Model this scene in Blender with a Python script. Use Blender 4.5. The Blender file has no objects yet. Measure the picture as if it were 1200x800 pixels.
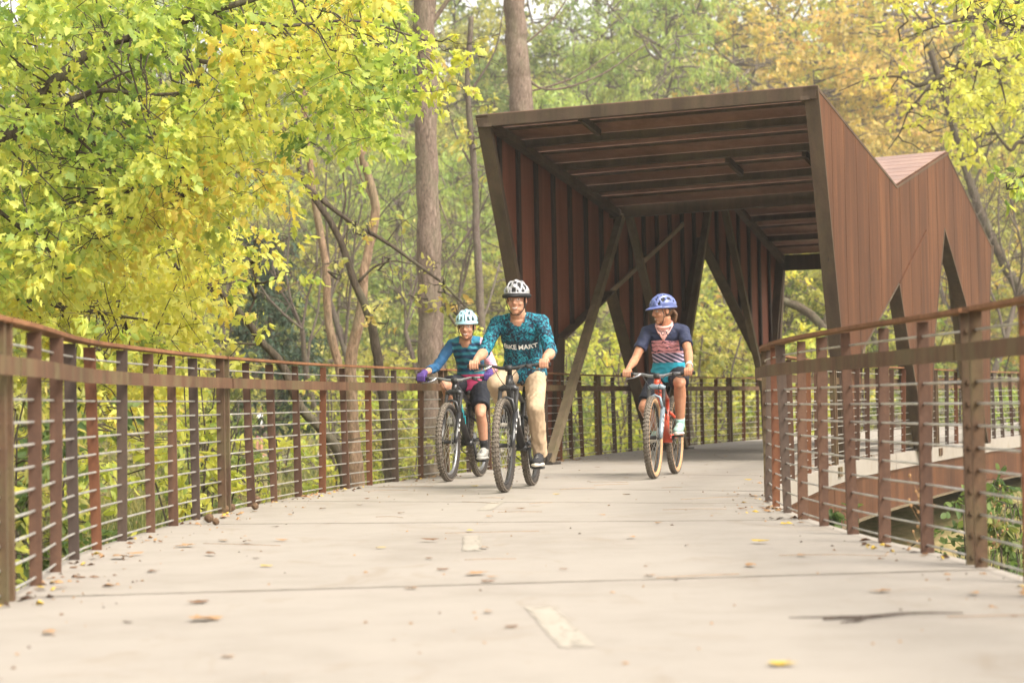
import bpy, bmesh, math, random
import numpy as np
from mathutils import Vector, Matrix, Quaternion, noise
from mathutils.bvhtree import BVHTree
random.seed(7)
RNG = np.random.default_rng(11)
PI = math.pi
SC = bpy.context.scene
COL = SC.collection

# ------------------------------------------------------------------ camera
FPX = 70 / 36 * 1200
ROLL = math.atan(.0195)
PITCH = math.atan(72.3 / FPX)
EYE = Vector((0, 0, .703))
cp_, sp_ = math.cos(PITCH), math.sin(PITCH)
cr_, sr_ = math.cos(ROLL), math.sin(ROLL)
r0_, u0_, fw_ = Vector((1, 0, 0)), Vector((0, -sp_, cp_)), Vector((0, cp_, sp_))
rt_, up_ = r0_ * cr_ - u0_ * sr_, r0_ * sr_ + u0_ * cr_
cd = bpy.data.cameras.new('camera')
cam = bpy.data.objects.new('camera', cd)
COL.objects.link(cam)
M = Matrix((rt_, up_, -fw_)).transposed().to_4x4()
M.translation = EYE
cam.matrix_world = M
cd.sensor_width = 36
cd.lens = 70
cd.clip_start = .1
cd.clip_end = 2000
cd.dof.use_dof = True
cd.dof.focus_distance = 16.4
cd.dof.aperture_fstop = 3.2
SC.camera = cam


def ray(x, y):
    a, b = x - 600, 400 - y
    return (rt_ * (a / FPX) + up_ * (b / FPX) + fw_)


def at(x, y, Y):
    """the point seen at photo pixel (x, y) at distance Y along the path"""
    r = ray(x, y)
    return EYE + r * (Y / r.y)


def ground(x, y, z=0):
    r = ray(x, y)
    return EYE + r * ((z - EYE.z) / r.z)


# ------------------------------------------------------------------ world, sun, exposure
SUN_EL, SUN_AZ = math.radians(48), math.radians(128)      # azimuth clockwise from +Y
W = bpy.data.worlds.new('World')
SC.world = W
W.use_nodes = True
nt = W.node_tree
nt.nodes.clear()
sky = nt.nodes.new('ShaderNodeTexSky')
sky.sky_type = 'NISHITA'
sky.sun_disc = False
sky.sun_elevation = SUN_EL
sky.sun_rotation = SUN_AZ
sky.air_density = 1.0
sky.dust_density = 4.0
sky.ozone_density = .6
hs = nt.nodes.new('ShaderNodeHueSaturation')
hs.inputs['Saturation'].default_value = .22
hs.inputs['Value'].default_value = 1.0
bg = nt.nodes.new('ShaderNodeBackground')
bg.inputs['Strength'].default_value = .15
wo = nt.nodes.new('ShaderNodeOutputWorld')
nt.links.new(sky.outputs[0], hs.inputs['Color'])
wm = nt.nodes.new('ShaderNodeMix'); wm.data_type = 'RGBA'; wm.blend_type = 'MULTIPLY'
wm.inputs[0].default_value = 1
wm.inputs[7].default_value = (1, .955, .875, 1)         # warm white overcast
nt.links.new(hs.outputs[0], wm.inputs[6])
nt.links.new(wm.outputs[2], bg.inputs['Color'])
nt.links.new(bg.outputs[0], wo.inputs['Surface'])
sl = bpy.data.lights.new('sun', 'SUN')
sl.energy = 1.35
sl.angle = math.radians(22)
sl.color = (1, .93, .82)
so = bpy.data.objects.new('sun', sl)
COL.objects.link(so)
sd = Vector((math.sin(SUN_AZ) * math.cos(SUN_EL), math.cos(SUN_AZ) * math.cos(SUN_EL), math.sin(SUN_EL)))
so.rotation_euler = (-sd).to_track_quat('-Z', 'Y').to_euler()
so.location = (10, -20, 30)
SC.view_settings.view_transform = 'Standard'
SC.view_settings.look = 'None'
SC.view_settings.exposure = 1.65
SC.view_settings.gamma = 1
SC.render.engine = 'CYCLES'
SC.cycles.max_bounces = 8
SC.cycles.diffuse_bounces = 5
SC.cycles.transmission_bounces = 4
SC.cycles.use_denoising = True


# ------------------------------------------------------------------ object helpers
def tag(o, label=None, cat=None, group=None, kind=None):
    if label: o['label'] = label
    if cat: o['category'] = cat
    if group: o['group'] = group
    if kind: o['kind'] = kind
    return o


def thing(name, label, cat, loc=(0, 0, 0), rotz=0, group=None):
    o = bpy.data.objects.new(name, None)
    o.empty_display_size = .2
    COL.objects.link(o)
    o.location = loc
    o.rotation_euler = (0, 0, rotz)
    return tag(o, label, cat, group)


def link(name, mesh, parent=None, loc=(0, 0, 0), rot=(0, 0, 0), scale=(1, 1, 1)):
    o = bpy.data.objects.new(name, mesh)
    COL.objects.link(o)
    o.parent = parent
    o.location = loc
    o.rotation_euler = rot
    o.scale = scale
    return o


def copy_tree(o, parent=None):
    c = o.copy()
    COL.objects.link(c)
    c.parent = parent
    for ch in list(o.children):
        copy_tree(ch, c)
    return c


class MB:
    """collects shapes into one mesh"""
    def __init__(s):
        s.v, s.f, s.m = [], [], []

    def add(s, vs, fs, mi=0):
        b = len(s.v)
        s.v += [Vector(p) for p in vs]
        s.f += [[b + i for i in f] for f in fs]
        s.m += [mi] * len(fs)
        return s

    def box(s, c, d, mi=0, rot=None):
        x, y, z = d[0] / 2, d[1] / 2, d[2] / 2
        vs = [Vector((a, b, e)) for a in (-x, x) for b in (-y, y) for e in (-z, z)]
        if rot is not None: vs = [rot @ p for p in vs]
        vs = [p + Vector(c) for p in vs]
        return s.add(vs, [(0, 1, 3, 2), (4, 6, 7, 5), (0, 4, 5, 1), (2, 3, 7, 6), (0, 2, 6, 4), (1, 5, 7, 3)], mi)

    def bar(s, p0, p1, w, h, upv=(0, 0, 1), mi=0):
        """square bar from p0 to p1: w across, h along upv"""
        p0, p1 = Vector(p0), Vector(p1)
        t = (p1 - p0).normalized()
        a = t.cross(Vector(upv)).normalized()
        b = a.cross(t).normalized()
        vs = []
        for p in (p0, p1):
            for (i, j) in ((-1, -1), (1, -1), (1, 1), (-1, 1)):
                vs.append(p + a * (w / 2 * i) + b * (h / 2 * j))
        return s.add(vs, [(3, 2, 1, 0), (4, 5, 6, 7), (0, 1, 5, 4), (1, 2, 6, 5), (2, 3, 7, 6), (3, 0, 4, 7)], mi)

    def tube(s, pts, r, seg=8, cap=True, mi=0, flat=1.0):
        pts = [Vector(p) for p in pts]
        n = len(pts)
        rs = r if isinstance(r, (list, tuple)) else [r] * n
        prev = None
        vs, fs = [], []
        for i, p in enumerate(pts):
            t = (pts[min(i + 1, n - 1)] - pts[max(i - 1, 0)])
            t = t.normalized() if t.length > 1e-9 else Vector((0, 0, 1))
            if prev is None:
                a = t.orthogonal().normalized()
            else:
                a = (prev - t * prev.dot(t))
                a = a.normalized() if a.length > 1e-6 else t.orthogonal().normalized()
            prev = a
            b = t.cross(a)
            for k in range(seg):
                q = 2 * PI * k / seg
                vs.append(p + (a * math.cos(q) + b * math.sin(q) * flat) * rs[i])
        for i in range(n - 1):
            for k in range(seg):
                fs.append((i * seg + k, i * seg + (k + 1) % seg, (i + 1) * seg + (k + 1) % seg, (i + 1) * seg + k))
        if cap:
            fs.append(tuple(range(seg - 1, -1, -1)))
            fs.append(tuple((n - 1) * seg + k for k in range(seg)))
        return s.add(vs, fs, mi)

    def ring(s, c, axis, R, r, n=48, seg=8, mi=0, flat=1.0):
        """torus; flat scales the section along the axis"""
        c, ax = Vector(c), Vector(axis).normalized()
        a = ax.orthogonal().normalized()
        b = ax.cross(a)
        vs, fs = [], []
        for i in range(n):
            q = 2 * PI * i / n
            d = a * math.cos(q) + b * math.sin(q)
            for k in range(seg):
                w = 2 * PI * k / seg
                vs.append(c + d * (R + r * math.cos(w)) + ax * (r * flat * math.sin(w)))
        for i in range(n):
            for k in range(seg):
                fs.append((i * seg + k, ((i + 1) % n) * seg + k, ((i + 1) % n) * seg + (k + 1) % seg, i * seg + (k + 1) % seg))
        return s.add(vs, fs, mi)

    def ell(s, c, r, mat=None, nu=14, nv=9, mi=0):
        vs, fs = [], []
        for j in range(nv + 1):
            th = PI * j / nv
            for i in range(nu):
                ph = 2 * PI * i / nu
                p = Vector((r[0] * math.sin(th) * math.cos(ph), r[1] * math.sin(th) * math.sin(ph), r[2] * math.cos(th)))
                if mat is not None: p = mat @ p
                vs.append(p + Vector(c))
        for j in range(nv):
            for i in range(nu):
                fs.append((j * nu + i, (j + 1) * nu + i, (j + 1) * nu + (i + 1) % nu, j * nu + (i + 1) % nu))
        return s.add(vs, fs, mi)

    def cap(s, p0, p1, r0, r1, seg=12):
        """tapered limb with round ends"""
        p0, p1 = Vector(p0), Vector(p1)
        t = (p1 - p0)
        L = t.length
        t = t.normalized() if L > 1e-9 else Vector((0, 0, 1))
        pts, rs = [], []
        for q in (90, 60, 30):
            a = math.radians(q)
            pts.append(p0 - t * r0 * math.sin(a)); rs.append(max(r0 * math.cos(a), r0 * .05))
        for k in range(5):
            u = k / 4
            pts.append(p0 + t * L * u); rs.append(r0 + (r1 - r0) * u)
        for q in (30, 60, 90):
            a = math.radians(q)
            pts.append(p1 + t * r1 * math.sin(a)); rs.append(max(r1 * math.cos(a), r1 * .05))
        return s.tube(pts, rs, seg)

    def loft(s, secs, seg=20, mi=0, cap=True):
        """secs: (centre, side axis, front axis, side radius, front radius)"""
        vs, fs = [], []
        for (c, a, b, ra, rb) in secs:
            for k in range(seg):
                q = 2 * PI * k / seg
                vs.append(Vector(c) + Vector(a) * (ra * math.cos(q)) + Vector(b) * (rb * math.sin(q)))
        n = len(secs)
        for i in range(n - 1):
            for k in range(seg):
                fs.append((i * seg + k, i * seg + (k + 1) % seg, (i + 1) * seg + (k + 1) % seg, (i + 1) * seg + k))
        if cap:
            fs.append(tuple(range(seg - 1, -1, -1)))
            fs.append(tuple((n - 1) * seg + k for k in range(seg)))
        return s.add(vs, fs, mi)

    def prism(s, poly, o, ax, ay, az, d, mi=0):
        """poly (2d) in plane (o, ax, ay), pushed d along az"""
        o, ax, ay, az = Vector(o), Vector(ax), Vector(ay), Vector(az)
        n = len(poly)
        vs = [o + ax * p[0] + ay * p[1] for p in poly] + [o + ax * p[0] + ay * p[1] + az * d for p in poly]
        fs = [tuple(range(n - 1, -1, -1)), tuple(range(n, 2 * n))]
        fs += [(i, (i + 1) % n, n + (i + 1) % n, n + i) for i in range(n)]
        return s.add(vs, fs, mi)

    def mesh(s, name, mats, smooth=False, off=None):
        me = bpy.data.meshes.new(name)
        o = Vector(off) if off is not None else Vector((0, 0, 0))
        me.from_pydata([tuple(p - o) for p in s.v], [], s.f)
        mats = mats if isinstance(mats, (list, tuple)) else [mats]
        for m in mats: me.materials.append(m)
        if len(mats) > 1: me.polygons.foreach_set('material_index', s.m)
        bm = bmesh.new(); bm.from_mesh(me)
        bmesh.ops.recalc_face_normals(bm, faces=bm.faces)
        bm.to_mesh(me); bm.free()
        if smooth: me.polygons.foreach_set('use_smooth', [True] * len(me.polygons))
        me.update()
        return me

    def build(s, name, mats, parent=None, smooth=False, off=None, loc=(0, 0, 0), rot=(0, 0, 0)):
        return link(name, s.mesh(name, mats, smooth, off), parent, loc, rot)


# ------------------------------------------------------------------ materials
class NT:
    def __init__(s, name):
        s.mat = bpy.data.materials.new(name)
        s.mat.use_nodes = True
        s.t = s.mat.node_tree
        s.t.nodes.clear()
        s.out = s.t.nodes.new('ShaderNodeOutputMaterial')

    def n(s, kind, **kw):
        nd = s.t.nodes.new('ShaderNode' + kind)
        for k, v in kw.items():
            if k in nd.inputs.keys(): s.put(nd.inputs[k], v)
            else: setattr(nd, k, v)
        return nd

    def put(s, sock, v):
        if isinstance(v, bpy.types.NodeSocket): s.t.links.new(v, sock)
        elif isinstance(v, (tuple, list)) and len(v) == 3 and sock.type == 'RGBA': sock.default_value = (*v, 1)
        else: sock.default_value = v

    def coord(s, scale=(1, 1, 1), which='Object', rot=(0, 0, 0)):
        tc = s.n('TexCoord')
        mp = s.n('Mapping')
        s.t.links.new(tc.outputs[which], mp.inputs['Vector'])
        mp.inputs['Scale'].default_value = scale
        mp.inputs['Rotation'].default_value = rot
        return mp.outputs[0]

    def world(s, scale=(1, 1, 1)):
        g = s.n('NewGeometry')
        mp = s.n('Mapping')
        s.t.links.new(g.outputs['Position'], mp.inputs['Vector'])
        mp.inputs['Scale'].default_value = scale
        return mp.outputs[0]

    def noise(s, vec, scale, detail=4, rough=.55, dist=0):
        nd = s.n('TexNoise')
        s.t.links.new(vec, nd.inputs['Vector'])
        nd.inputs['Scale'].default_value = scale
        nd.inputs['Detail'].default_value = detail
        nd.inputs['Roughness'].default_value = rough
        nd.inputs['Distortion'].default_value = dist
        return nd.outputs['Fac']

    def ramp(s, fac, stops, interp='LINEAR'):
        r = s.n('ValToRGB')
        cr = r.color_ramp
        cr.interpolation = interp
        while len(cr.elements) < len(stops): cr.elements.new(.5)
        for e, (p, c) in zip(cr.elements, stops):
            e.position = p
            e.color = (*c, 1) if len(c) == 3 else c
        s.t.links.new(fac, r.inputs[0])
        return r.outputs[0]

    def mix(s, fac, a, b, mode='MIX'):
        m = s.n('Mix', data_type='RGBA', blend_type=mode)
        s.put(m.inputs[0], fac); s.put(m.inputs[6], a); s.put(m.inputs[7], b)
        return m.outputs[2]

    def math(s, op, a, b=0.0, clamp=False):
        m = s.n('Math', operation=op, use_clamp=clamp)
        s.put(m.inputs[0], a); s.put(m.inputs[1], b)
        return m.outputs[0]

    def bump(s, h, strength=.3, dist=.01):
        b = s.n('Bump')
        s.t.links.new(h, b.inputs['Height'])
        b.inputs['Strength'].default_value = strength
        b.inputs['Distance'].default_value = dist
        return b.outputs[0]

    def done(s, color, rough=.6, metal=0, normal=None, spec=.4, sss=0, coat=0):
        p = s.n('BsdfPrincipled')
        s.put(p.inputs['Base Color'], color)
        s.put(p.inputs['Roughness'], rough)
        p.inputs['Metallic'].default_value = metal
        p.inputs['Specular IOR Level'].default_value = spec
        if sss:
            p.inputs['Subsurface Weight'].default_value = sss
            p.inputs['Subsurface Radius'].default_value = (.012, .005, .003)
            p.inputs['Subsurface Scale'].default_value = .6
        if coat:
            p.inputs['Coat Weight'].default_value = coat
            p.inputs['Coat Roughness'].default_value = .15
        if normal is not None: s.t.links.new(normal, p.inputs['Normal'])
        s.t.links.new(p.outputs[0], s.out.inputs['Surface'])
        return s.mat


def plain(name, col, rough=.5, metal=0, spec=.4, var=.25, scale=30, coat=0):
    k = NT(name)
    n_ = k.noise(k.coord(), scale, 3)
    c = k.ramp(n_, [(.3, tuple(x * (1 - var) for x in col)), (.7, tuple(min(1, x * (1 + var * .6)) for x in col))])
    return k.done(c, rough, metal, None, spec, coat=coat)


def rust(name, dark, mid, light, streak=1.0, rough=.75, green=0.0, spec=.25):
    k = NT(name)
    w = k.world()
    big = k.noise(k.world((1, 1, .22)), 1.7, 5, .6)
    st = k.noise(k.world((1, 1, .06)), 9 * streak, 4, .6)
    fine = k.noise(w, 42, 4, .7)
    f = k.math('ADD', k.math('MULTIPLY', big, .5), k.math('MULTIPLY', st, .38))
    f = k.math('ADD', f, k.math('MULTIPLY', fine, .22))
    c = k.ramp(f, [(.38, dark), (.54, mid), (.72, light)])
    if green:
        g = k.noise(k.world((1, 1, .5)), 6, 4)
        c = k.mix(k.ramp(g, [(.45, (0, 0, 0)), (.62, (green,) * 3)]), c, (.13, .12, .055))
    run = k.noise(k.world((1, 1, .025)), 4.2, 5, .65)
    c = k.mix(k.ramp(run, [(.54, (0, 0, 0)), (.66, (.55, .55, .55))]), c, light)
    c = k.mix(k.ramp(run, [(.30, (.6, .6, .6)), (.42, (0, 0, 0))]), c, dark)
    spots = k.noise(w, 90, 2, .6)
    c = k.mix(k.ramp(spots, [(.62, (0, 0, 0)), (.72, (.5, .5, .5))]), c, dark)
    return k.done(c, rough, 0, k.bump(fine, .35, .004), spec)


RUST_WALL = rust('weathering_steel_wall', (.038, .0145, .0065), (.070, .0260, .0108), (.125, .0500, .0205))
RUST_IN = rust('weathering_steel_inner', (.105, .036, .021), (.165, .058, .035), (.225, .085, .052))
RUST_ROOF = rust('weathering_steel_roof', (.145, .070, .047), (.220, .112, .076), (.32, .185, .132), 1, .40, 0, .8)
RUST_DARK = rust('weathering_steel_dark', (.044, .032, .025), (.074, .053, .040), (.115, .082, .060), green=.2)
RUST_TRIM = rust('weathering_steel_trim', (.042, .029, .020), (.066, .044, .030), (.105, .070, .047), green=.15)
RUST_BAR = [rust('rail_steel_red', (.060, .024, .014), (.115, .045, .023), (.19, .080, .036), 2),
            rust('rail_steel_brown', (.045, .024, .017), (.082, .043, .028), (.14, .075, .045), 2),
            rust('rail_steel_grey', (.040, .028, .024), (.068, .047, .037), (.11, .075, .054), 2)]
RUST_CAP = rust('rail_steel_cap', (.085, .036, .018), (.17, .075, .034), (.27, .13, .06), 2)
RUST_BAND = rust('rail_steel_band', (.052, .028, .016), (.092, .047, .026), (.15, .080, .044), 2, green=.4)
RUST_POST = rust('rail_steel_post', (.045, .028, .018), (.080, .046, .027), (.14, .080, .044), 2, green=.4)
STRUT_LIT = rust('weathering_steel_strut_lit', (.075, .055, .034), (.125, .093, .058), (.19, .14, .09), green=.3)  # paler than the other steel: light caught by the struts, put into the colour
CABLE = plain('steel_rod', (.50, .48, .45), .42, .65, .5, .3, 8)
DARKSTEEL = plain('dark_steel', (.035, .028, .024), .6)


def concrete(name, base, lo, spotty=1.0):
    k = NT(name)
    w = k.world()
    big = k.noise(w, .55, 5, .6, .4)
    mid = k.noise(w, 3.2, 6, .62)
    fine = k.noise(w, 60, 5, .7)
    broom = k.noise(k.world((.25, 14, 1)), 9, 3, .6)
    f = k.math('ADD', k.math('MULTIPLY', big, .45), k.math('MULTIPLY', mid, .4))
    f = k.math('ADD', f, k.math('MULTIPLY', fine, .15))
    c = k.ramp(f, [(.33, lo), (.5, base), (.68, tuple(min(1, x * 1.1) for x in base))])
    # brown leaf stains and scuffs left by wheels
    stn = k.noise(k.world((1, .55, 1)), 2.1, 5, .7, 1.2)
    c = k.mix(k.ramp(stn, [(.56, (0, 0, 0)), (.70, (.6 * spotty,) * 3)]), c, (.215, .175, .135))
    sp = k.noise(w, 24, 4, .65)
    c = k.mix(k.ramp(sp, [(.62, (0, 0, 0)), (.74, (.5 * spotty,) * 3)]), c, (.20, .145, .10))
    h = k.math('ADD', k.math('MULTIPLY', fine, .5), k.math('MULTIPLY', broom, .5))
    return k.done(c, .85, 0, k.bump(h, .35, .003), .2)


CONCRETE = concrete('deck_concrete', (.268, .241, .211), (.218, .193, .165))
PIER = concrete('pier_concrete', (.30, .275, .24), (.20, .18, .155))
PAINT = concrete('worn_white_paint', (.312, .282, .238), (.265, .237, .199), .5)


def bark(name, a, b, scale=1.0):
    k = NT(name)
    v = k.noise(k.world((1, 1, .28)), 24 * scale, 7, .72, 1.0)
    g = k.noise(k.world((1, 1, .4)), 3 * scale, 4)
    c = k.ramp(v, [(.35, tuple(x * .45 for x in a)), (.52, a), (.7, b)])
    c = k.mix(k.ramp(g, [(.45, (0, 0, 0)), (.65, (.35, .35, .35))]), c, (.16, .16, .10))
    return k.done(c, .9, 0, k.bump(v, .9, .03), .15)


BARK_GREY = bark('bark_grey', (.17, .125, .098), (.30, .235, .19))
BARK_TAN = bark('bark_tan', (.26, .17, .11), (.42, .30, .21))
BARK_DARK = bark('bark_dark', (.075, .058, .042), (.14, .11, .08))
BARK_TWIG = bark('bark_twig', (.13, .10, .085), (.24, .20, .17), 2)


def leafmat(name, stops, trans=.6, gloss=.35):
    k = NT(name)
    a = k.n('Attribute', attribute_name='tint')
    c = k.ramp(a.outputs['Fac'], stops)
    n_ = k.noise(k.world(), 60, 2)
    c = k.mix(k.math('MULTIPLY', n_, .2), c, k.mix(1, c, (.55, .5, .4), 'MULTIPLY'))
    p = k.n('BsdfPrincipled')
    k.put(p.inputs['Base Color'], c)
    p.inputs['Roughness'].default_value = .55
    p.inputs['Specular IOR Level'].default_value = gloss
    t = k.n('BsdfTranslucent')
    k.put(t.inputs['Color'], k.mix(1, c, (1.0, 1.0, .6), 'MULTIPLY'))
    ms = k.n('MixShader')
    ms.inputs[0].default_value = trans
    k.t.links.new(p.outputs[0], ms.inputs[1])
    k.t.links.new(t.outputs[0], ms.inputs[2])
    k.t.links.new(ms.outputs[0], k.out.inputs['Surface'])
    return k.mat


LEAF_MAPLE = leafmat('maple_leaf', [(0, (.17, .28, .075)), (.3, (.38, .50, .12)), (.6, (.64, .68, .165)), (.85, (.77, .74, .17)), (1, (.73, .57, .13))])
LEAF_YELLOW = leafmat('yellow_leaf', [(0, (.30, .40, .09)), (.3, (.61, .64, .15)), (.65, (.77, .76, .18)), (.9, (.80, .74, .17)), (1, (.77, .62, .14))])
LEAF_GREEN = leafmat('green_leaf', [(0, (.07, .13, .045)), (.4, (.19, .27, .085)), (.75, (.36, .43, .14)), (1, (.55, .54, .16))])
LEAF_OLIVE = leafmat('olive_leaf', [(0, (.13, .17, .06)), (.35, (.35, .37, .12)), (.7, (.58, .55, .18)), (.9, (.68, .58, .20)), (1, (.60, .42, .16))])
LEAF_TAN = leafmat('tan_leaf', [(0, (.32, .29, .09)), (.35, (.60, .49, .16)), (.7, (.74, .55, .20)), (1, (.72, .45, .18))])
LEAF_PALE = leafmat('pale_green_leaf', [(0, (.18, .29, .09)), (.4, (.40, .53, .16)), (.8, (.62, .67, .20)), (1, (.70, .66, .22))])
LEAF_CEDAR = leafmat('cedar_needle', [(0, (.025, .050, .028)), (.6, (.055, .095, .055)), (1, (.10, .14, .075))], .2)
LEAF_DRY = leafmat('dry_leaf', [(0, (.10, .055, .03)), (.4, (.24, .13, .055)), (.7, (.42, .25, .08)), (1, (.62, .45, .07))], .2)
GRASS = leafmat('grass_blade', [(0, (.06, .09, .025)), (.5, (.17, .19, .05)), (1, (.38, .33, .12))], .35)

# ------------------------------------------------------------------ leaves
T_KITE = ([(0, 0, 0), (.42, .34, .04), (1, 0, -.04), (.42, -.34, .04)], [(0, 1, 2, 3)])
T_OVAL = ([(0, 0, 0), (.3, .26, .06), (.7, .22, .04), (1, 0, -.06), (.7, -.22, .04), (.3, -.26, .06)], [(0, 1, 2, 3), (0, 3, 4, 5)])
T_LANCE = ([(0, 0, 0), (.35, .13, .03), (1, 0, -.1), (.35, -.13, .03)], [(0, 1, 2, 3)])
_mh = [(0, 0, 0), (-.04, .26, .05), (.16, .22, .03), (.34, .52, .08), (.46, .24, .03), (.66, .27, .03), (1, 0, -.08)]
T_MAPLE = (_mh + [(x, -y, z) for (x, y, z) in _mh[1:6]], [(0, 1, 2, 3, 4, 5, 6), (0, 6, 11, 10, 9, 8, 7)])
T_BLADE = ([(0, .03, 0), (.6, .02, .05), (1, 0, .16), (.6, -.02, .05), (0, -.03, 0)], [(0, 1, 2, 3, 4)])


def unit(a):
    return a / np.maximum(np.linalg.norm(a, axis=1, keepdims=True), 1e-9)


def leaf_mesh(name, P, Nn, T, size, tint, tmpl, mat):
    tv, tf = np.array(tmpl[0]), tmpl[1]
    n, k = len(P), len(tv)
    rg = np.random.default_rng(n + 5)
    wd, fo = rg.uniform(.7, 1.12, n)[:, None, None], rg.uniform(-1.5, 3.2, n)[:, None, None]
    if n == 1: wd, fo = wd * 0 + 1, fo * 0 + 1.6
    T = unit(T); B = unit(np.cross(Nn, T)); Nn = unit(np.cross(T, B))
    V = P[:, None, :] + size[:, None, None] * (tv[None, :, 0:1] * T[:, None, :] + wd * tv[None, :, 1:2] * B[:, None, :] + fo * tv[None, :, 2:3] * Nn[:, None, :])
    me = bpy.data.meshes.new(name)
    me.vertices.add(n * k)
    me.vertices.foreach_set('co', V.astype(np.float32).ravel())
    flat = np.concatenate([np.array(f) for f in tf])
    lens = np.array([len(f) for f in tf])
    idx = (flat[None, :] + (np.arange(n) * k)[:, None]).ravel()
    me.loops.add(len(idx))
    me.loops.foreach_set('vertex_index', idx.astype(np.int32))
    tot = np.tile(lens, n)
    me.polygons.add(len(tot))
    me.polygons.foreach_set('loop_start', (np.cumsum(tot) - tot).astype(np.int32))
    me.update(calc_edges=True)
    at_ = me.attributes.new('tint', 'FLOAT', 'FACE')
    at_.data.foreach_set('value', np.repeat(np.clip(tint, 0, 1), len(tf)).astype(np.float32))
    me.materials.append(mat)
    me.validate()
    return me


def rand_dirs(n, up=0.0, rng=RNG):
    d = rng.normal(size=(n, 3))
    d[:, 2] += up
    return unit(d)


def wander(p0, p1, n=6, amp=.08, rng=random):
    """a crooked polyline from p0 to p1"""
    p0, p1 = Vector(p0), Vector(p1)
    L = (p1 - p0).length
    out = []
    for i in range(n + 1):
        u = i / n
        p = p0.lerp(p1, u)
        if 0 < i < n:
            p = p + Vector((rng.uniform(-1, 1), rng.uniform(-1, 1), rng.uniform(-1, 1))) * amp * L
        out.append(p)
    return out


def smooth_line(pts, n=6):
    """Catmull-Rom through pts"""
    P = [Vector(p) for p in pts]
    P = [P[0] * 2 - P[1]] + P + [P[-1] * 2 - P[-2]]
    out = []
    for i in range(1, len(P) - 2):
        a, b, c, d = P[i - 1], P[i], P[i + 1], P[i + 2]
        for k in range(n):
            t = k / n
            out.append(.5 * ((2 * b) + (c - a) * t + (2 * a - 5 * b + 4 * c - d) * t * t + (3 * b - a - 3 * c + d) * t ** 3))
    out.append(P[-2])
    return out
# ------------------------------------------------------------------ the path and its two edges
LPT = [(-1.75, -4), (-1.75, 3), (-1.90, 7.4), (-2.12, 9.8), (-2.08, 12), (-1.93, 13.9), (-1.6, 16.3), (-1.0, 18.8),
       (.38, 23.5), (1.22, 26.7), (3.95, 33.7), (7.6, 41), (13, 50), (21, 61), (34, 76)]
RPT = [(1.97, -4), (1.95, 3), (1.90, 7.8), (1.76, 9.7), (1.67, 11.3), (1.68, 12.6), (1.80, 14.2), (2.20, 16.4),
       (3.40, 20.9), (4.85, 24.9), (7.6, 31.5), (11.0, 38.5), (16.3, 47), (24.2, 57.5), (37, 73)]


class Curve:
    def __init__(s, pts):
        s.P = smooth_line([(x, y, 0) for x, y in pts], 16)
        s.S = [0]
        for a, b in zip(s.P, s.P[1:]): s.S.append(s.S[-1] + (b - a).length)
        s.L = s.S[-1]

    def at(s, d):
        d = min(max(d, 0), s.L - 1e-6)
        lo, hi = 0, len(s.S) - 1
        while hi - lo > 1:
            m = (lo + hi) // 2
            if s.S[m] <= d: lo = m
            else: hi = m
        u = (d - s.S[lo]) / (s.S[hi] - s.S[lo])
        return s.P[lo].lerp(s.P[hi], u)

    def tan(s, d):
        return (s.at(d + .15) - s.at(d - .15)).normalized()

    def nor(s, d):            # to the right of travel
        t = s.tan(d)
        return Vector((t.y, -t.x, 0))

    def near(s, y):           # arc length where Y = y
        for i, p in enumerate(s.P):
            if p.y >= y: return s.S[i]
        return s.L


CL, CR = Curve(LPT), Curve(RPT)

deck = MB()
# slabs between transverse joints; the rows of stations match left and right
NST = (len(LPT) - 1) * 16 + 1
JOINTS = [0, 20, 33, 66, 88, 104, 118, 130, 142, 154, 166, 178, 190, 202, NST - 1]
dk = bpy.data.meshes.new('deck')
deck_root = None


def edge_pair(i, out=.045):
    l, r = CL.P[i], CR.P[i]
    d = (r - l).normalized()
    return l - d * out, r + d * out


SEAL = plain('joint_grime', (.215, .185, .15), .9, 0, .1, .5, 14)


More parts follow.
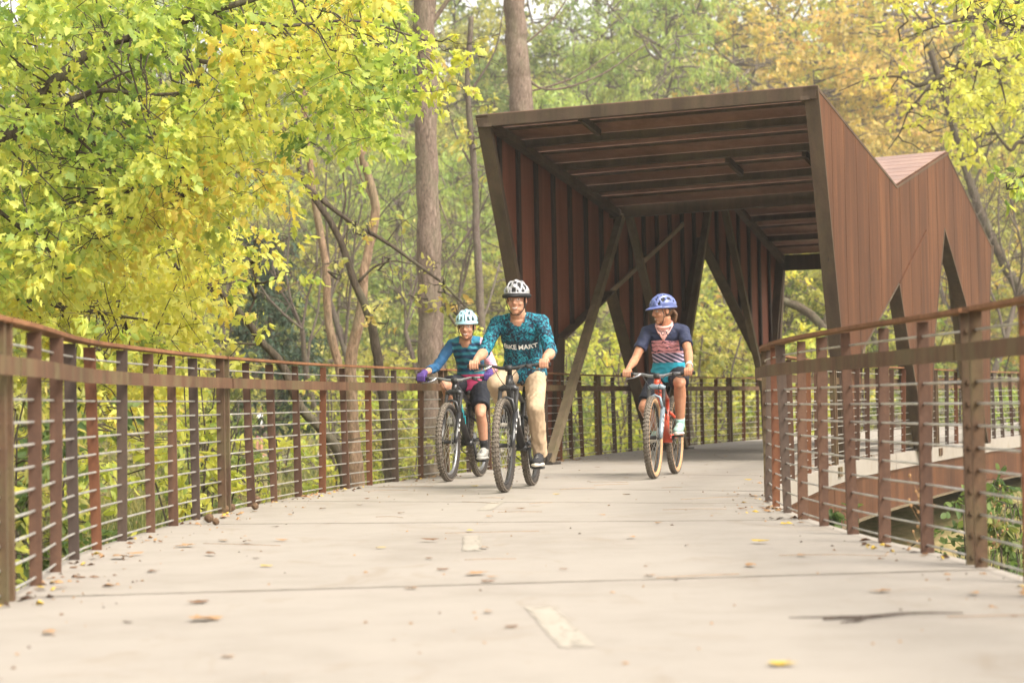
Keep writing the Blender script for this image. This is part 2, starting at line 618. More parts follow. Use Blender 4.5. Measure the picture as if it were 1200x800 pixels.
def make_deck():
    global deck_root
    # the beams that carry the slabs
    b = MB()
    for side in (0, 1):
        for i in range(0, NST - 1, 2):
            j = min(i + 2, NST - 1)
            p, q = edge_pair(i)[side], edge_pair(j)[side]
            inn = (edge_pair(i)[1 - side] - p).normalized()
            for (zz, hh, ww, off) in ((-.43, .44, .02, .035), (-.205, .018, .15, .09), (-.655, .02, .18, .06)):
                b.bar(p + inn * off + Vector((0, 0, zz)), q + inn * off + Vector((0, 0, zz)), ww, hh, mi=0 if zz != -.655 else 1)
    for i in range(6, NST - 1, 8):
        p, q = edge_pair(i, 0)
        b.bar(p + Vector((0, 0, -.42)), q + Vector((0, 0, -.42)), .12, .36)
    deck_root = b.build('deck', [RUST_WALL, STRUT_LIT])
    tag(deck_root, kind='structure')
    for a, c in zip(JOINTS, JOINTS[1:]):
        m = MB()
        vs, fs = [], []
        st = list(range(a, c + 1, 2)) if (c - a) % 2 == 0 else list(range(a, c, 2)) + [c]
        W_ = 4
        for i in st:
            l, r = edge_pair(i)
            t = (CL.tan(CL.S[i]) + CR.tan(CR.S[i])).normalized()
            g = t * (.011 if i == a else (-.011 if i == c else 0))
            for k in range(W_ + 1): vs.append(l.lerp(r, k / W_) + g)
            for k in range(W_ + 1): vs.append(l.lerp(r, k / W_) + g + Vector((0, 0, -.19)))
        R_ = 2 * (W_ + 1)
        for q in range(len(st) - 1):
            o, e = q * R_, (q + 1) * R_
            for k in range(W_):
                fs.append((o + k, o + k + 1, e + k + 1, e + k))
                fs.append((o + W_ + 1 + k, e + W_ + 1 + k, e + W_ + 2 + k, o + W_ + 2 + k))
            fs.append((o, e, e + W_ + 1, o + W_ + 1)); fs.append((o + W_, o + 2 * W_ + 1, e + 2 * W_ + 1, e + W_))
        o = 0
        fs.append(tuple([k for k in range(W_ + 1)] + [W_ + 1 + k for k in range(W_, -1, -1)]))
        e = (len(st) - 1) * R_
        fs.append(tuple([e + W_ + 1 + k for k in range(W_ + 1)] + [e + k for k in range(W_, -1, -1)]))
        m.add(vs, fs)
        m.build('slab', CONCRETE, deck_root)
        if a:
            l, r = edge_pair(a, .03)
            m = MB(); vs = []
            for q in range(25):
                p = l.lerp(r, q / 24); w_ = .011 + .012 * noise.noise(Vector((q * .9, a, 0)))
                vs += [p + Vector((0, -w_, .0035)), p + Vector((0, w_, .0035))]
            m.add(vs, [(2 * q, 2 * q + 1, 2 * q + 3, 2 * q + 2) for q in range(24)])
            m.build('joint_seal', SEAL, deck_root)
    # worn dashes of the centre line
    def dash(a, b, w):
        a, b = Vector((*a, .0022)), Vector((*b, .0022))
        t = (b - a).normalized(); n = Vector((t.y, -t.x, 0)) * w / 2
        m = MB(); NL, NW = 110, 12
        vs, fs = [], []
        for i in range(NL + 1):
            for j in range(NW + 1): vs.append(a.lerp(b, i / NL) + n * (j / NW * 2 - 1))
        for i in range(NL):
            for j in range(NW):
                c_ = a.lerp(b, (i + .5) / NL) + n * ((j + .5) / NW * 2 - 1)
                e = min(i / NL, 1 - (i + 1) / NL) * 14
                e = min(1, e, min(j, NW - 1 - j) / 2.2 + .15)
                w_ = noise.noise(c_ * 26) * .6 + noise.noise(c_ * 75) * .45
                if w_ > .34 * e + .02: continue          # worn through to the concrete
                k = i * (NW + 1) + j
                fs.append((k, k + 1, k + NW + 2, k + NW + 1))
        m.add(vs, fs)
        m.build('painted_dash', PAINT, deck_root)
    dash((.172, 5.72), (.075, 6.9), .105)
    dash((-.21, 9.55), (-.235, 10.68), .10)
    dash((-.20, 13.2), (-.12, 14.3), .10)
    dash((.75, 18.6), (1.15, 19.8), .10)
    dash((2.1, 22.6), (2.6, 23.8), .10)


make_deck()

for (i, lab) in ((60, 'pale concrete pier under the near right edge of the deck'), (124, 'concrete pier carrying the bend of the deck behind the right railing')):
    l, r = edge_pair(i)
    t = CR.tan(CR.S[i])
    ang = math.atan2(t.y, t.x)
    c = l.lerp(r, .5)
    root = thing('bridge_pier', lab, 'pier', (c.x, c.y, -2.6), ang)
    for k in (-1.1, 0, 1.1):
        m = MB(); m.box((0, k, .85), (.5, .55, 1.75)); m.build('column', PIER, root)
    m = MB(); m.box((0, 0, 1.80), (.6, 3.2, .25)); m.build('cap_beam', PIER, root)

# ------------------------------------------------------------------ railings
RH = 1.06
_bal = []


def baluster_mesh(v):
    """a flat steel bar, broad side across the path, a little tapered"""
    m = MB()
    w0, w1 = (.048, .060) if v % 2 else (.060, .048)
    t = .018
    vs = []
    for z, w in ((-.10, w0), (.5, (w0 + w1) / 2), (RH - .03, w1)):
        for (a, b) in ((-t / 2, -w / 2), (t / 2, -w / 2), (t / 2, w / 2), (-t / 2, w / 2)):
            vs.append((a, b, z))
    fs = [(3, 2, 1, 0), (8, 9, 10, 11)]
    for o in (0, 4):
        fs += [(o + k, o + (k + 1) % 4, o + 4 + (k + 1) % 4, o + 4 + k) for k in range(4)]
    m.add(vs, fs)
    me = m.mesh('baluster', RUST_BAR[v % 3])
    return me


BAL = [baluster_mesh(v) for v in range(6)]


def post_mesh():
    m = MB()
    m.box((0, 0, (RH - .02 - .14) / 2), (.014, .052, RH - .02 + .14)); m.box((.020, -.020, (RH - .02 - .14) / 2), (.026, .010, RH - .02 + .14))
    m.box((0, .0, -.07), (.09, .13, .10))
    for z in CABZ: m.tube([(-.016, 0, z), (.016, 0, z)], .011, 6)
    return m.mesh('post', RUST_POST)


CABZ = [.035, .125, .215, .305, .395, .485, .575, .665, .755, .965]
POST = post_mesh()


def railing(curve, s0, s1, nb, inward, label, group, fine=True):
    """one railing panel: two end posts, bars, guard band, top rail and rods"""
    a = curve.at(s0)
    root = thing('railing_panel', label, 'railing', (a.x, a.y, 0), 0, group)
    O = Vector((a.x, a.y, 0))
    gap = .066
    sa, sb = s0 + gap, s1 - gap
    for s_ in (sa, sb):
        p, t = curve.at(s_), curve.tan(s_)
        link('post', POST, root, p - O, (0, 0, math.atan2(t.y, t.x)))
    for k in range(nb):
        s_ = sa + (sb - sa) * (k + 1) / (nb + 1) + random.uniform(-.05, .05)
        p, t = curve.at(s_), curve.tan(s_)
        v = random.choice((0, 1, 2, 3, 4, 5, 1, 4))
        link('baluster', BAL[v], root, p - O, (random.uniform(-.028, .028), random.uniform(-.02, .02), math.atan2(t.y, t.x)))
    N = max(6, int((s1 - s0) / .45))

    def strip(name, off, z, w, h, mat, e0, e1, bulge=0):
        m = MB(); vs, fs = [], []
        for i in range(N + 1):
            s_ = s0 + e0 + (s1 - s0 - e0 - e1) * i / N
            p, n = curve.at(s_) - O, curve.nor(s_) * inward
            for (x_, z_) in ((-w / 2, -h / 2), (w / 2, -h / 2), (w / 2, h / 2), (-w / 2, h / 2)):
                vs.append(p + n * (off + x_) + Vector((0, 0, z + z_)))
        for i in range(N):
            fs += [(i * 4 + k, i * 4 + (k + 1) % 4, i * 4 + 4 + (k + 1) % 4, i * 4 + 4 + k) for k in range(4)]
        fs += [(3, 2, 1, 0), tuple(N * 4 + k for k in range(4))]
        m.add(vs, fs)
        return m.build(name, mat, root)
    strip('top_rail', .0, RH - .010, .085, .018, RUST_CAP, .022, .022)
    strip('guard_band', .066, .875, .014, .070, RUST_BAND, .012, .012)
    seg = 6 if fine else 4
    for z in CABZ:
        m = MB()
        pts = []
        for i in range(N + 1):
            s_ = sa + (sb - sa) * i / N
            pts.append(curve.at(s_) - O + Vector((0, 0, z)))
        m.tube(pts, .0055, seg)
        m.build('rod', CABLE, root, smooth=True)
    return root


GRP = 'rusted steel railing panels along the deck'
lb = [CL.near(y) for y in (.9, 7.35, 13.45, 19.7, 26.2, 32.6, 39, 46, 53.5)]
LLAB = ['rusted railing panel cut by the left photo edge, ahead of the first pair of posts',
        'nearest full rusted railing panel on the left before the yellow leaves',
        'rusted left railing panel from the mossy pair of posts to the thick trunk',
        'rusted railing panel behind the two riders at the left of the path',
        'rusted railing panel between the khaki rider and the rider in the pink bandana',
        'rusted railing panel just left of the right railing end, behind the lone rider',
        'rusted railing panel at the far side of the path under the canopy end',
        'dark far railing panel past the canopy, third from the farthest on the outer side',
        ]
for k in range(len(lb) - 1):
    railing(CL, lb[k], lb[k + 1], 8, 1, LLAB[k], GRP, k < 3)
rb = [CR.near(y) for y in (1.5, 8.0, 14.25, 20.6, 27, 33.4, 40, 47)]
RLAB = ['rusted railing panel cut by the right photo edge, nearest on the right side',
        'large curved rusted railing panel in the right foreground before the bend',
        'rusted railing panel just past the bend, seen through the near right railing',
        'rusted railing panel running below the right wall of the canopy',
        'dark close-looking railing panel beyond the canopy front leg on the right side',
        'dark railing panel near the right photo edge beyond the canopy end',
        'farthest dark railing panel on the right side of the path']
for k in range(len(rb) - 1):
    railing(CR, rb[k], rb[k + 1], 8, -1, RLAB[k], GRP, k < 3)

# ------------------------------------------------------------------ canopy
CW = 4.084
CU = Vector((.42188, .90665, 0))
CAN = thing('steel_canopy', 'folded weathering steel canopy with triangular legs spanning the path', 'canopy', (-.365, 23.04, 0), math.atan2(CU.y, CU.x))
ZTL = [(0, 4.05), (4.02, 3.31), (8.0, 4.14), (11.44, 3.10)]
ZBL = [(0, 4.05), (1.59, 0), (1.92, 0), (2.10, 1.49), (3.84, 2.16), (5.32, 0), (5.66, 0), (6.8, 2.06), (7.45, 3.12), (10.42, 1.19), (10.52, 0), (10.66, 0), (10.92, 1.64), (11.44, 3.10)]
ZTR = [(0, 4.05), (3.37, 3.29), (6.21, 4.0), (9.02, 2.91)]
ZBR = [(0, 4.05), (.68, 1.5), (1.08, 0), (1.30, 0), (1.56, 1.22), (3.36, 2.08), (3.75, 1.38), (4.62, 0), (4.84, 0), (5.16, 1.4), (5.93, 2.93), (7.14, 1.97), (8.38, 0), (8.56, 0), (8.79, 2.1), (9.02, 2.91)]


def lin(ch, s):
    for (a, za), (b, zb) in zip(ch, ch[1:]):
        if a <= s <= b: return za + (zb - za) * (s - a) / max(b - a, 1e-9)
    return ch[-1][1]


SEAM_LIT = rust('lit_seam_steel', (.14, .10, .065), (.22, .16, .105), (.30, .22, .15))  # the lit edge of the seam is painted in as a paler steel
RIBM = rust('rib_steel', (.020, .014, .012), (.036, .024, .019), (.06, .038, .028))


def wall(zt, zb, y, inside, step):
    """plates between dark T ribs; inside = +1 / -1 is the direction of the path"""
    L = zt[-1][0]
    fl = MB()                                     # edge flanges all round: the mesh of the part itself
    def flange(ch, w=.15, dz=0.0):
        for (a, za), (b, zb_) in zip(ch, ch[1:]):
            if (Vector((a, 0, za)) - Vector((b, 0, zb_))).length > .3 or True:
                fl.bar((a, y + inside * (w / 2 - .006), za + dz), (b, y + inside * (w / 2 - .006), zb_ + dz), w, .026, upv=(-(zb_ - za), 0, b - a))
    flange(zb, .16)
    flange(zt, .12, -.035)
    part = fl.build('side_wall', RUST_TRIM, CAN)
    n = int(round(L / step))
    cuts = [L * k / n for k in range(n + 1)]
    for k in range(n):
        a, b = cuts[k] + .005, cuts[k + 1] - .005
        if k == 0: a = .004
        if k == n - 1: b = L - .004
        xs = sorted(set([a, b] + [s_ for s_, _ in zt + zb if a < s_ < b]))
        top = [(s_, lin(zt, s_) - .008) for s_ in xs]
        bot = [(s_, min(lin(zb, s_), lin(zt, s_) - .010)) for s_ in xs]
        poly = bot + top[::-1]
        m = MB()
        m.prism(poly, (0, y, 0), (1, 0, 0), (0, 0, 1), (0, inside, 0), .012)
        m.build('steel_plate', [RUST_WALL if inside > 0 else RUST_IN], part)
        if k:
            s_ = cuts[k]
            z0, z1 = lin(zb, s_), lin(zt, s_)
            if z1 - z0 > .15:
                m = MB()
                m.box((s_, y + inside * .034, (z0 + z1) / 2), (.014, .042, z1 - z0 - .03))
                m.box((s_, y + inside * .060, (z0 + z1) / 2), (.062, .010, z1 - z0 - .03))
                m.build('rib', RIBM, part)
    return part


wl = wall(ZTL, ZBL, 0, -1, .52)
wr = wall(ZTR, ZBR, -CW, 1, .50)
# seam angle (left one coloured as if lit) where the first plate field laps the leg behind it
m = MB(); m.bar((3.84, -.090, 2.16), (6.69, -.090, 3.27), .03, .06, (0, 0, 1)); m.build('seam_angle', SEAM_LIT, wl)
m = MB(); m.bar((3.36, -CW - .010, 2.08), (4.84, -CW - .010, 2.83), .016, .014, (0, 0, 1)); m.build('seam_angle', RUST_WALL, wr)


def roof(l0, l1, r0, r1, n, first):
    """a folded roof field: red plates on dark purlins"""
    def P(a, w, dz=0):
        l = Vector((l0[0] + (l1[0] - l0[0]) * a, 0, l0[1] + (l1[1] - l0[1]) * a))
        r = Vector((r0[0] + (r1[0] - r0[0]) * a, -CW, r0[1] + (r1[1] - r0[1]) * a))
        p = l.lerp(r, w); p.z += dz
        return p
    fr = MB()
    for w in (.035, .965):
        fr.bar(P(0, w, -.10), P(1, w, -.10), .10, .09)
    part = fr.build('roof', RUST_TRIM, CAN)
    for k in range(n):
        a, b = k / n + .004, (k + 1) / n - .004
        vs = [P(a, .004, .012), P(b, .004, .012), P(b, .996, .012), P(a, .996, .012), P(a, .004, .0), P(b, .004, .0), P(b, .996, .0), P(a, .996, .0)]
        m = MB(); m.add(vs, [(0, 1, 2, 3), (7, 6, 5, 4), (0, 4, 5, 1), (1, 5, 6, 2), (2, 6, 7, 3), (3, 7, 4, 0)])
        m.build('roof_plate', RUST_ROOF, part)
        if k:
            big = k % 2 == 0
            h = .085 if big else .035
            m = MB(); m.bar(P(k / n, .02, -h / 2 - .004), P(k / n, .98, -h / 2 - .004), .07 if big else .035, h)
            if big: m.bar(P(k / n, .02, -h - .004), P(k / n, .98, -h - .004), .09, .012)
            m.build('purlin', RUST_DARK, part)
    # short bridging stubs between the purlins
    rr = random.Random(first)
    for w in (.3, .58, .82):
        k = rr.randrange(1, n // 2) * 2 - 1
        a, b = (k - .6) / n, (k + .6) / n
        m = MB(); m.bar(P(a, w, -.06), P(b, w, -.06), .05, .08); m.build('bridging', RUST_DARK, part)
    return part


roof(ZTL[0], ZTL[1], ZTR[0], ZTR[1], 8, 3)
roof(ZTL[1], ZTL[2], ZTR[1], ZTR[2], 8, 5)
roof(ZTL[2], ZTL[3], ZTR[2], ZTR[3], 8, 8)
# portal frames at the mouth, the folds and the far end
def portal(l, r, foot_l, foot_r, d, w):
    m = MB(); m.bar((l[0] + .05, -.02, l[1] - d / 2 - .002), (r[0] + .05, -CW + .02, r[1] - d / 2 - .002), w, d)
    m.build('cross_beam', RUST_TRIM, CAN)
    for (p, f, y) in ((l, foot_l, -.10), (r, foot_r, -CW + .10)):
        if f:
            m = MB(); m.bar((p[0] + .05, y, p[1] - .05), (f[0] + .05, y, f[1]), .10, .085, (1, 0, 0)); m.build('edge_post', RUST_TRIM, CAN)
portal(ZTL[0], ZTR[0], (1.6, 0), (1.10, 0), .135, .10)
portal(ZTL[1], ZTR[1], None, None, .15, .10)
portal(ZTL[2], ZTR[2], None, None, .15, .10)
portal(ZTL[3], ZTR[3], (10.66, 0), (8.56, 0), .26, .12)
# raking struts from the folds down to the feet
CI = CAN.matrix_basis.copy()
CAN.rotation_euler.z, CAN.location
CMi = (Matrix.Translation(CAN.location) @ Matrix.Rotation(CAN.rotation_euler.z, 4, 'Z')).inverted()
f1 = CMi @ ground(643, 544)
f1.z = .0
for (p0, p1) in (((4.15, -.16, 3.28), f1), ((4.30, -.17, 3.26), (6.25, -.2, 0)), ((7.85, -.16, 4.0), (5.65, -.2, 0)), ((8.10, -.17, 4.0), (10.44, -.22, .0)),
                 ((3.45, -CW + .16, 3.2), (1.35, -CW + .2, 0)), ((3.5, -CW + .16, 3.2), (4.6, -CW + .22, 0)), ((6.2, -CW + .16, 3.9), (5.0, -CW + .22, 0)), ((6.3, -CW + .16, 3.9), (8.3, -CW + .22, 0))):
    m = MB(); m.bar(p0, p1, .10, .075, (1, 0, 0))
    m.build('strut', STRUT_LIT, CAN)
    p1 = Vector(p1)
    m = MB(); m.box(p1 + Vector((0, 0, .012)), (.24, .2, .024)); m.box(p1 + Vector((0, .0, .07)), (.12, .03, .12)); m.build('base_plate', DARKSTEEL, CAN)
# ------------------------------------------------------------------ bicycles
TYRE = plain('tyre_rubber', (.040, .034, .030), .85, 0, .2, .4, 60)
TYRE_DUSTY = plain('dusty_tyre_tread', (.16, .135, .11), .9, 0, .15, .5, 80)
TAN_WALL = plain('tan_tyre_sidewall', (.42, .25, .13), .75)
BLACK = plain('satin_black_paint', (.018, .018, .020), .38, 0, .5, .2, 20, .25)
BLACKP = plain('black_plastic', (.022, .021, .021), .6)
GREYM = plain('grey_alloy', (.32, .32, .33), .35, .8, .5)
SILVER = plain('silver_alloy', (.58, .57, .55), .3, .9, .5)
ORANGE = plain('orange_red_paint', (.62, .075, .030), .35, 0, .5, .12, 12, .4)
FORKGREY = plain('grey_blue_fork', (.20, .25, .29), .4, .2, .5)
TEAL = plain('teal_print', (.02, .42, .50), .5)
WHITEP = plain('white_print', (.75, .74, .72), .5)
REDP = plain('red_reflector', (.55, .03, .02), .3)
DISC = plain('steel_disc', (.40, .39, .38), .35, .9)


def frame_axes(o, d):
    return o


def mtb(name, label, front, rear, spec):
    front, rear = Vector((front[0], front[1], 0)), Vector((rear[0], rear[1], 0))
    h = (front - rear)
    WB = h.length
    ang = math.atan2(h.y, h.x)
    root = thing(name, label, 'bicycle', rear, ang, 'mountain bikes ridden on the deck')
    R = spec['R']
    tr = .029
    rc = R - tr - .004
    BB = Vector((.44, 0, .335))
    fa, ra = Vector((WB, 0, R)), Vector((0, 0, R))
    ha = math.radians(66)
    sdir = Vector((-math.cos(ha), 0, math.sin(ha)))
    perp = Vector((math.sin(ha), 0, math.cos(ha)))
    crown = fa - perp * .045 + sdir * .50
    hb, ht = crown + sdir * .015, crown + sdir * .12
    bar_c = Vector((ht.x + .035, 0, spec['bar_z']))
    saddle = Vector((spec['sx'], 0, spec['saddle_z']))
    stee = spec.get('steer', 0)

    def wheel(c, rot):
        m = MB()
        m.tube([c + Vector((0, -.055, 0)), c + Vector((0, -.045, 0)), c + Vector((0, -.03, 0)), c + Vector((0, .03, 0)), c + Vector((0, .045, 0)), c + Vector((0, .055, 0))], [.012, .028, .018, .018, .028, .012], 12)
        w = m.build('wheel', spec['hub'], root, True)
        m = MB()
        m.ring(c, (0, 1, 0), rc, tr, 64, 10, 0)
        # tread knobs
        for q in range(60):
            a = 2 * PI * q / 60
            d = Vector((math.cos(a), 0, math.sin(a)))
            t = Vector((-d.z, 0, d.x))
            Rm = Matrix((t, Vector((0, 1, 0)), d)).transposed()
            for y_, tilt, sz in ((-.010, .2, (.015, .013, .009)), (.010, .2, (.015, .013, .009)), (-.0245, .75, (.017, .010, .011)), (.0245, .75, (.017, .010, .011))):
                if abs(y_) < .02 and q % 2: sz = (.011, .012, .009)
                e = d * math.cos(math.asin(min(1, abs(y_) / (tr + .001)))) * tr
                m.box(c + d * rc + e + Vector((0, y_, 0)), sz, 1, Rm)
        # side walls are the inner half of the ring
        me = m.mesh('tyre', [spec['wall'], TYRE_DUSTY], True)
        for p in me.polygons:
            if p.material_index == 0:
                pc = p.center - c
                rr = math.hypot(pc.x, pc.z)
                if rr > rc + tr * .45: p.material_index = 1
        tmat = spec['wall']
        link('tyre', me, w)
        m = MB()
        m.ring(c, (0, 1, 0), rc - tr - .004, .013, 56, 6, 0, 1.15)
        m.build('rim', spec['rim'], w, True)
        m = MB()
        for q in range(28):
            a = 2 * PI * q / 28
            b = a + (.55 if q % 4 < 2 else -.55)
            y_ = .04 if q % 2 else -.04
            p0 = c + Vector((math.cos(b) * .026, y_, math.sin(b) * .026))
            p1 = c + Vector((math.cos(a) * (rc - tr - .01), 0, math.sin(a) * (rc - tr - .01)))
            m.tube([p0, p1], .0016, 4, False)
        s_ = m.build('spokes', SILVER, w)
        s_['kind'] = 'stuff'
        m = MB()
        m.ring(c + Vector((0, .048, 0)), (0, 1, 0), .075, .012, 32, 4, 0, .12)
        for q in range(6):
            a = PI * q / 3
            m.bar(c + Vector((math.cos(a) * .02, .048, math.sin(a) * .02)), c + Vector((math.cos(a + .3) * .07, .048, math.sin(a + .3) * .07)), .008, .003)
        m.build('brake_disc', DISC, w)
        return w
    wf = wheel(fa, 1)
    wr_ = wheel(ra, 0)
    if stee:
        pass
    # fork
    m = MB()
    for s_ in (-1, 1):
        y_ = .068 * s_
        m.tube([fa + Vector((0, y_, -.01)), fa + Vector((-.02, y_, .03)) + sdir * .02, fa - perp * .012 + sdir * .10 + Vector((0, y_, 0)), fa - perp * .03 + sdir * .30 + Vector((0, y_, 0))], [.016, .022, .023, .022], 10)
    arch0 = fa - perp * .02 + sdir * .29
    m.tube([arch0 + Vector((0, -.068, 0)), arch0 + perp * .035 + sdir * .095 + Vector((0, -.045, 0)), arch0 + perp * .04 + sdir * .115, arch0 + perp * .035 + sdir * .095 + Vector((0, .045, 0)), arch0 + Vector((0, .068, 0))], .014, 8)
    fk = m.build('fork', spec['fork'], root, True)
    m = MB()
    for s_ in (-1, 1):
        m.tube([fa - perp * .03 + sdir * .29 + Vector((0, .068 * s_, 0)), crown + Vector((0, .068 * s_, 0))], .0175, 10)
    m.build('stanchions', spec['stanchion'], fk, True)
    m = MB()
    m.tube([crown + Vector((0, -.075, .0)), crown + Vector((0, -.04, .018)), crown + Vector((0, .04, .018)), crown + Vector((0, .075, .0))], [.024, .027, .027, .024], 10)
    m.build('fork_crown', spec['fork'], fk, True)
    for z in (.12, .17, .22):
        m = MB(); q = fa - perp * .012 + sdir * z
        m.box(q + Vector((.012, .0905, 0)), (.03, .002, .022)); m.build('fork_decal', WHITEP, fk)
    # frame
    st = Vector((.36, 0, .71))
    m = MB()
    m.tube([hb, ht], [.032, .029], 12)
    m.tube([hb + Vector((-.012, 0, .012)), hb.lerp(BB, .5) + Vector((0, 0, -.01)), BB + Vector((.01, 0, .02))], [.030, .034, .036], 12)
    m.tube([ht + Vector((-.01, 0, -.03)), ht.lerp(st, .5) + Vector((0, 0, -.015)), st], [.024, .023, .021], 10)
    m.tube([BB, BB.lerp(st, .5) + Vector((.012, 0, 0)), st], [.026, .022, .021], 10)
    m.tube([BB + Vector((0, -.05, 0)), BB + Vector((0, .05, 0))], .028, 12)
    fr = m.build('frame', spec['paint'], root, True)
    m = MB()
    rk = BB.lerp(st, .62)
    for s_ in (-1, 1):
        m.tube([BB + Vector((-.02, .03 * s_, .03)), BB.lerp(ra, .35) + Vector((0, .045 * s_, .01)), ra + Vector((.02, .068 * s_, 0)), ra + Vector((-.012, .068 * s_, 0))], [.018, .016, .013, .012], 8)
        m.tube([ra + Vector((0, .068 * s_, .01)), ra.lerp(rk, .6) + Vector((0, .062 * s_, .035)), rk + Vector((.02, .03 * s_, .02))], [.011, .012, .015], 8)
    m.tube([BB.lerp(ra, .30) + Vector((0, -.045, .02)), BB.lerp(ra, .30) + Vector((0, .045, .02))], .016, 8)
    m.build('rear_triangle', spec['paint'], fr, True)
    m = MB()
    sa_, sb_ = rk + Vector((.03, 0, .02)), hb.lerp(BB, .42) + Vector((-.02, 0, .035))
    m.tube([sa_, sa_.lerp(sb_, .45), sa_.lerp(sb_, .46), sb_], [.012, .012, .022, .022], 10)
    m.build('rear_shock', BLACKP, fr, True)
    for k_, u in enumerate((.16, .27, .38, .50)):
        q = hb.lerp(BB, u)
        dt = (BB - hb).normalized()
        for s_ in (-1, 1):
            m = MB()
            m.bar(q + Vector((-.012, .0345 * s_, .022)) , q + dt * .055 + Vector((.012, .0355 * s_, -.016)), .003, .016, (0, 1, 0) if False else (1, 0, 0))
            m.build('frame_decal', spec['decal'], fr)
    # seat post and saddle
    m = MB()
    m.tube([st, saddle + Vector((0, 0, -.05))], .0155, 10)
    m.tube([st - Vector((0, 0, .012)), st + Vector((0, 0, .02))], .022, 10)
    m.build('seat_post', BLACKP, root, True)
    m = MB()
    secs = []
    for (x_, w_, z_) in ((-.135, .050, .012), (-.10, .068, .010), (-.03, .058, .0), (.05, .030, -.002), (.12, .020, -.006), (.145, .010, -.014)):
        secs.append((saddle + Vector((x_, 0, z_ - .02)), (0, 1, 0), (0, 0, 1), w_, .020))
    m.loft(secs, 14)
    m.build('saddle', BLACKP, root, True)
    # cockpit
    cs, sn = math.cos(stee), math.sin(stee)
    Rz = Matrix.Rotation(stee, 3, 'Z')

    def bp(y_, dx=0, dz=0):
        rise = .0 if abs(y_) < .06 else min(.022, (abs(y_) - .06) * .25)
        sweep = -max(0, abs(y_) - .05) * .14
        return bar_c + Rz @ Vector((sweep + dx, y_, rise + dz))
    half = spec['bar_half']
    m = MB()
    m.tube([ht, Vector((ht.x - .008, 0, bar_c.z + .02))], .021, 10)
    m.tube([Vector((ht.x - .005, 0, bar_c.z)), bar_c], .022, 10)
    m.tube([bar_c + Rz @ Vector((0, -.026, 0)), bar_c + Rz @ Vector((0, .026, 0))], .026, 10)
    m.build('stem', BLACKP, root, True)
    m = MB()
    ys = [-half, -.22, -.14, -.07, -.04, 0, .04, .07, .14, .22, half]
    m.tube([bp(y_) for y_ in ys], [.011, .011, .0115, .014, .016, .016, .016, .014, .0115, .011, .011], 10)
    hbm = m.build('handlebar', spec['bar_mat'], root, True)
    for s_ in (-1, 1):
        m = MB(); m.tube([bp(s_ * (half - .125)), bp(s_ * (half - .12)), bp(s_ * half), bp(s_ * (half + .004))], [.019, .0165, .0165, .019], 10); m.build('grip', BLACKP, hbm, True)
        m = MB(); m.tube([bp(s_ * (half - .19), .0, -.002), bp(s_ * (half - .18), .035, -.015), bp(s_ * (half - .13), .055, -.035), bp(s_ * (half - .06), .058, -.045)], [.009, .010, .006, .005], 6)
        m.tube([bp(s_ * (half - .20), .012, -.004), bp(s_ * (half - .15), .02, -.012)], .013, 8)
        m.build('brake_lever', GREYM if s_ < 0 else BLACKP, hbm, True)
        m = MB()
        tgt = fa - perp * .012 + sdir * .22 + Vector((-.01, .08, 0)) if s_ > 0 else hb.lerp(BB, .15) + Vector((0, .04, .02))
        m.tube(smooth_line([bp(s_ * (half - .20), .02), bp(s_ * .10, .11, -.02), bar_c + Vector((.10, s_ * .03, -.12)), tgt], 5), .0035, 5)
        m.build('cable', BLACKP, hbm, True)
    # drive
    ca = spec['crank']
    m = MB()
    m.ring(BB + Vector((0, -.06, 0)), (0, 1, 0), .062, .010, 32, 4, 0, .3)
    for q in range(5):
        a = 2 * PI * q / 5
        m.bar(BB + Vector((0, -.06, 0)), BB + Vector((math.cos(a) * .06, -.06, math.sin(a) * .06)), .012, .006)
    m.build('chainring', BLACKP, root)
    for s_, a in ((1, ca), (-1, ca + PI)):
        e = BB + Vector((math.cos(a) * .17, .085 * s_, math.sin(a) * .17))
        m = MB(); m.tube([BB + Vector((0, .065 * s_, 0)), e], [.016, .012], 8); cr = m.build('crank', BLACKP, root, True)
        m = MB(); m.box(e + Vector((0, .055 * s_, 0)), (.10, .095, .018)); m.build('pedal', BLACKP, cr)
    m = MB()
    cog = ra + Vector((0, -.045, 0))
    m.tube([cog + Vector((0, .02, 0)), cog], [.04, .075], 20)
    m.build('cassette', GREYM, root)
    m = MB()
    a0, a1 = BB + Vector((0, -.06, .066)), cog + Vector((0, 0, .05))
    m.bar(a0, a1, .006, .010)
    dr = cog + Vector((.03, 0, -.16))
    m.bar(BB + Vector((0, -.06, -.066)), dr + Vector((.02, 0, -.03)), .006, .010)
    m.build('chain', DARKSTEEL, root)
    m = MB()
    m.bar(cog + Vector((.0, -.01, -.08)), dr, .014, .035, (1, 0, 0)); m.ring(dr, (0, 1, 0), .022, .006, 14, 4); m.build('rear_derailleur', BLACKP, root)
    info = dict(root=root, ang=ang, WB=WB, BB=BB, saddle=saddle, bp=bp, ca=ca, half=half, rear=rear)
    return info


def foot_pos(info, s_):
    a = info['ca'] + (0 if s_ > 0 else PI)
    return info['BB'] + Vector((math.cos(a) * .17, (.085 + .055) * s_, math.sin(a) * .17 + .010))


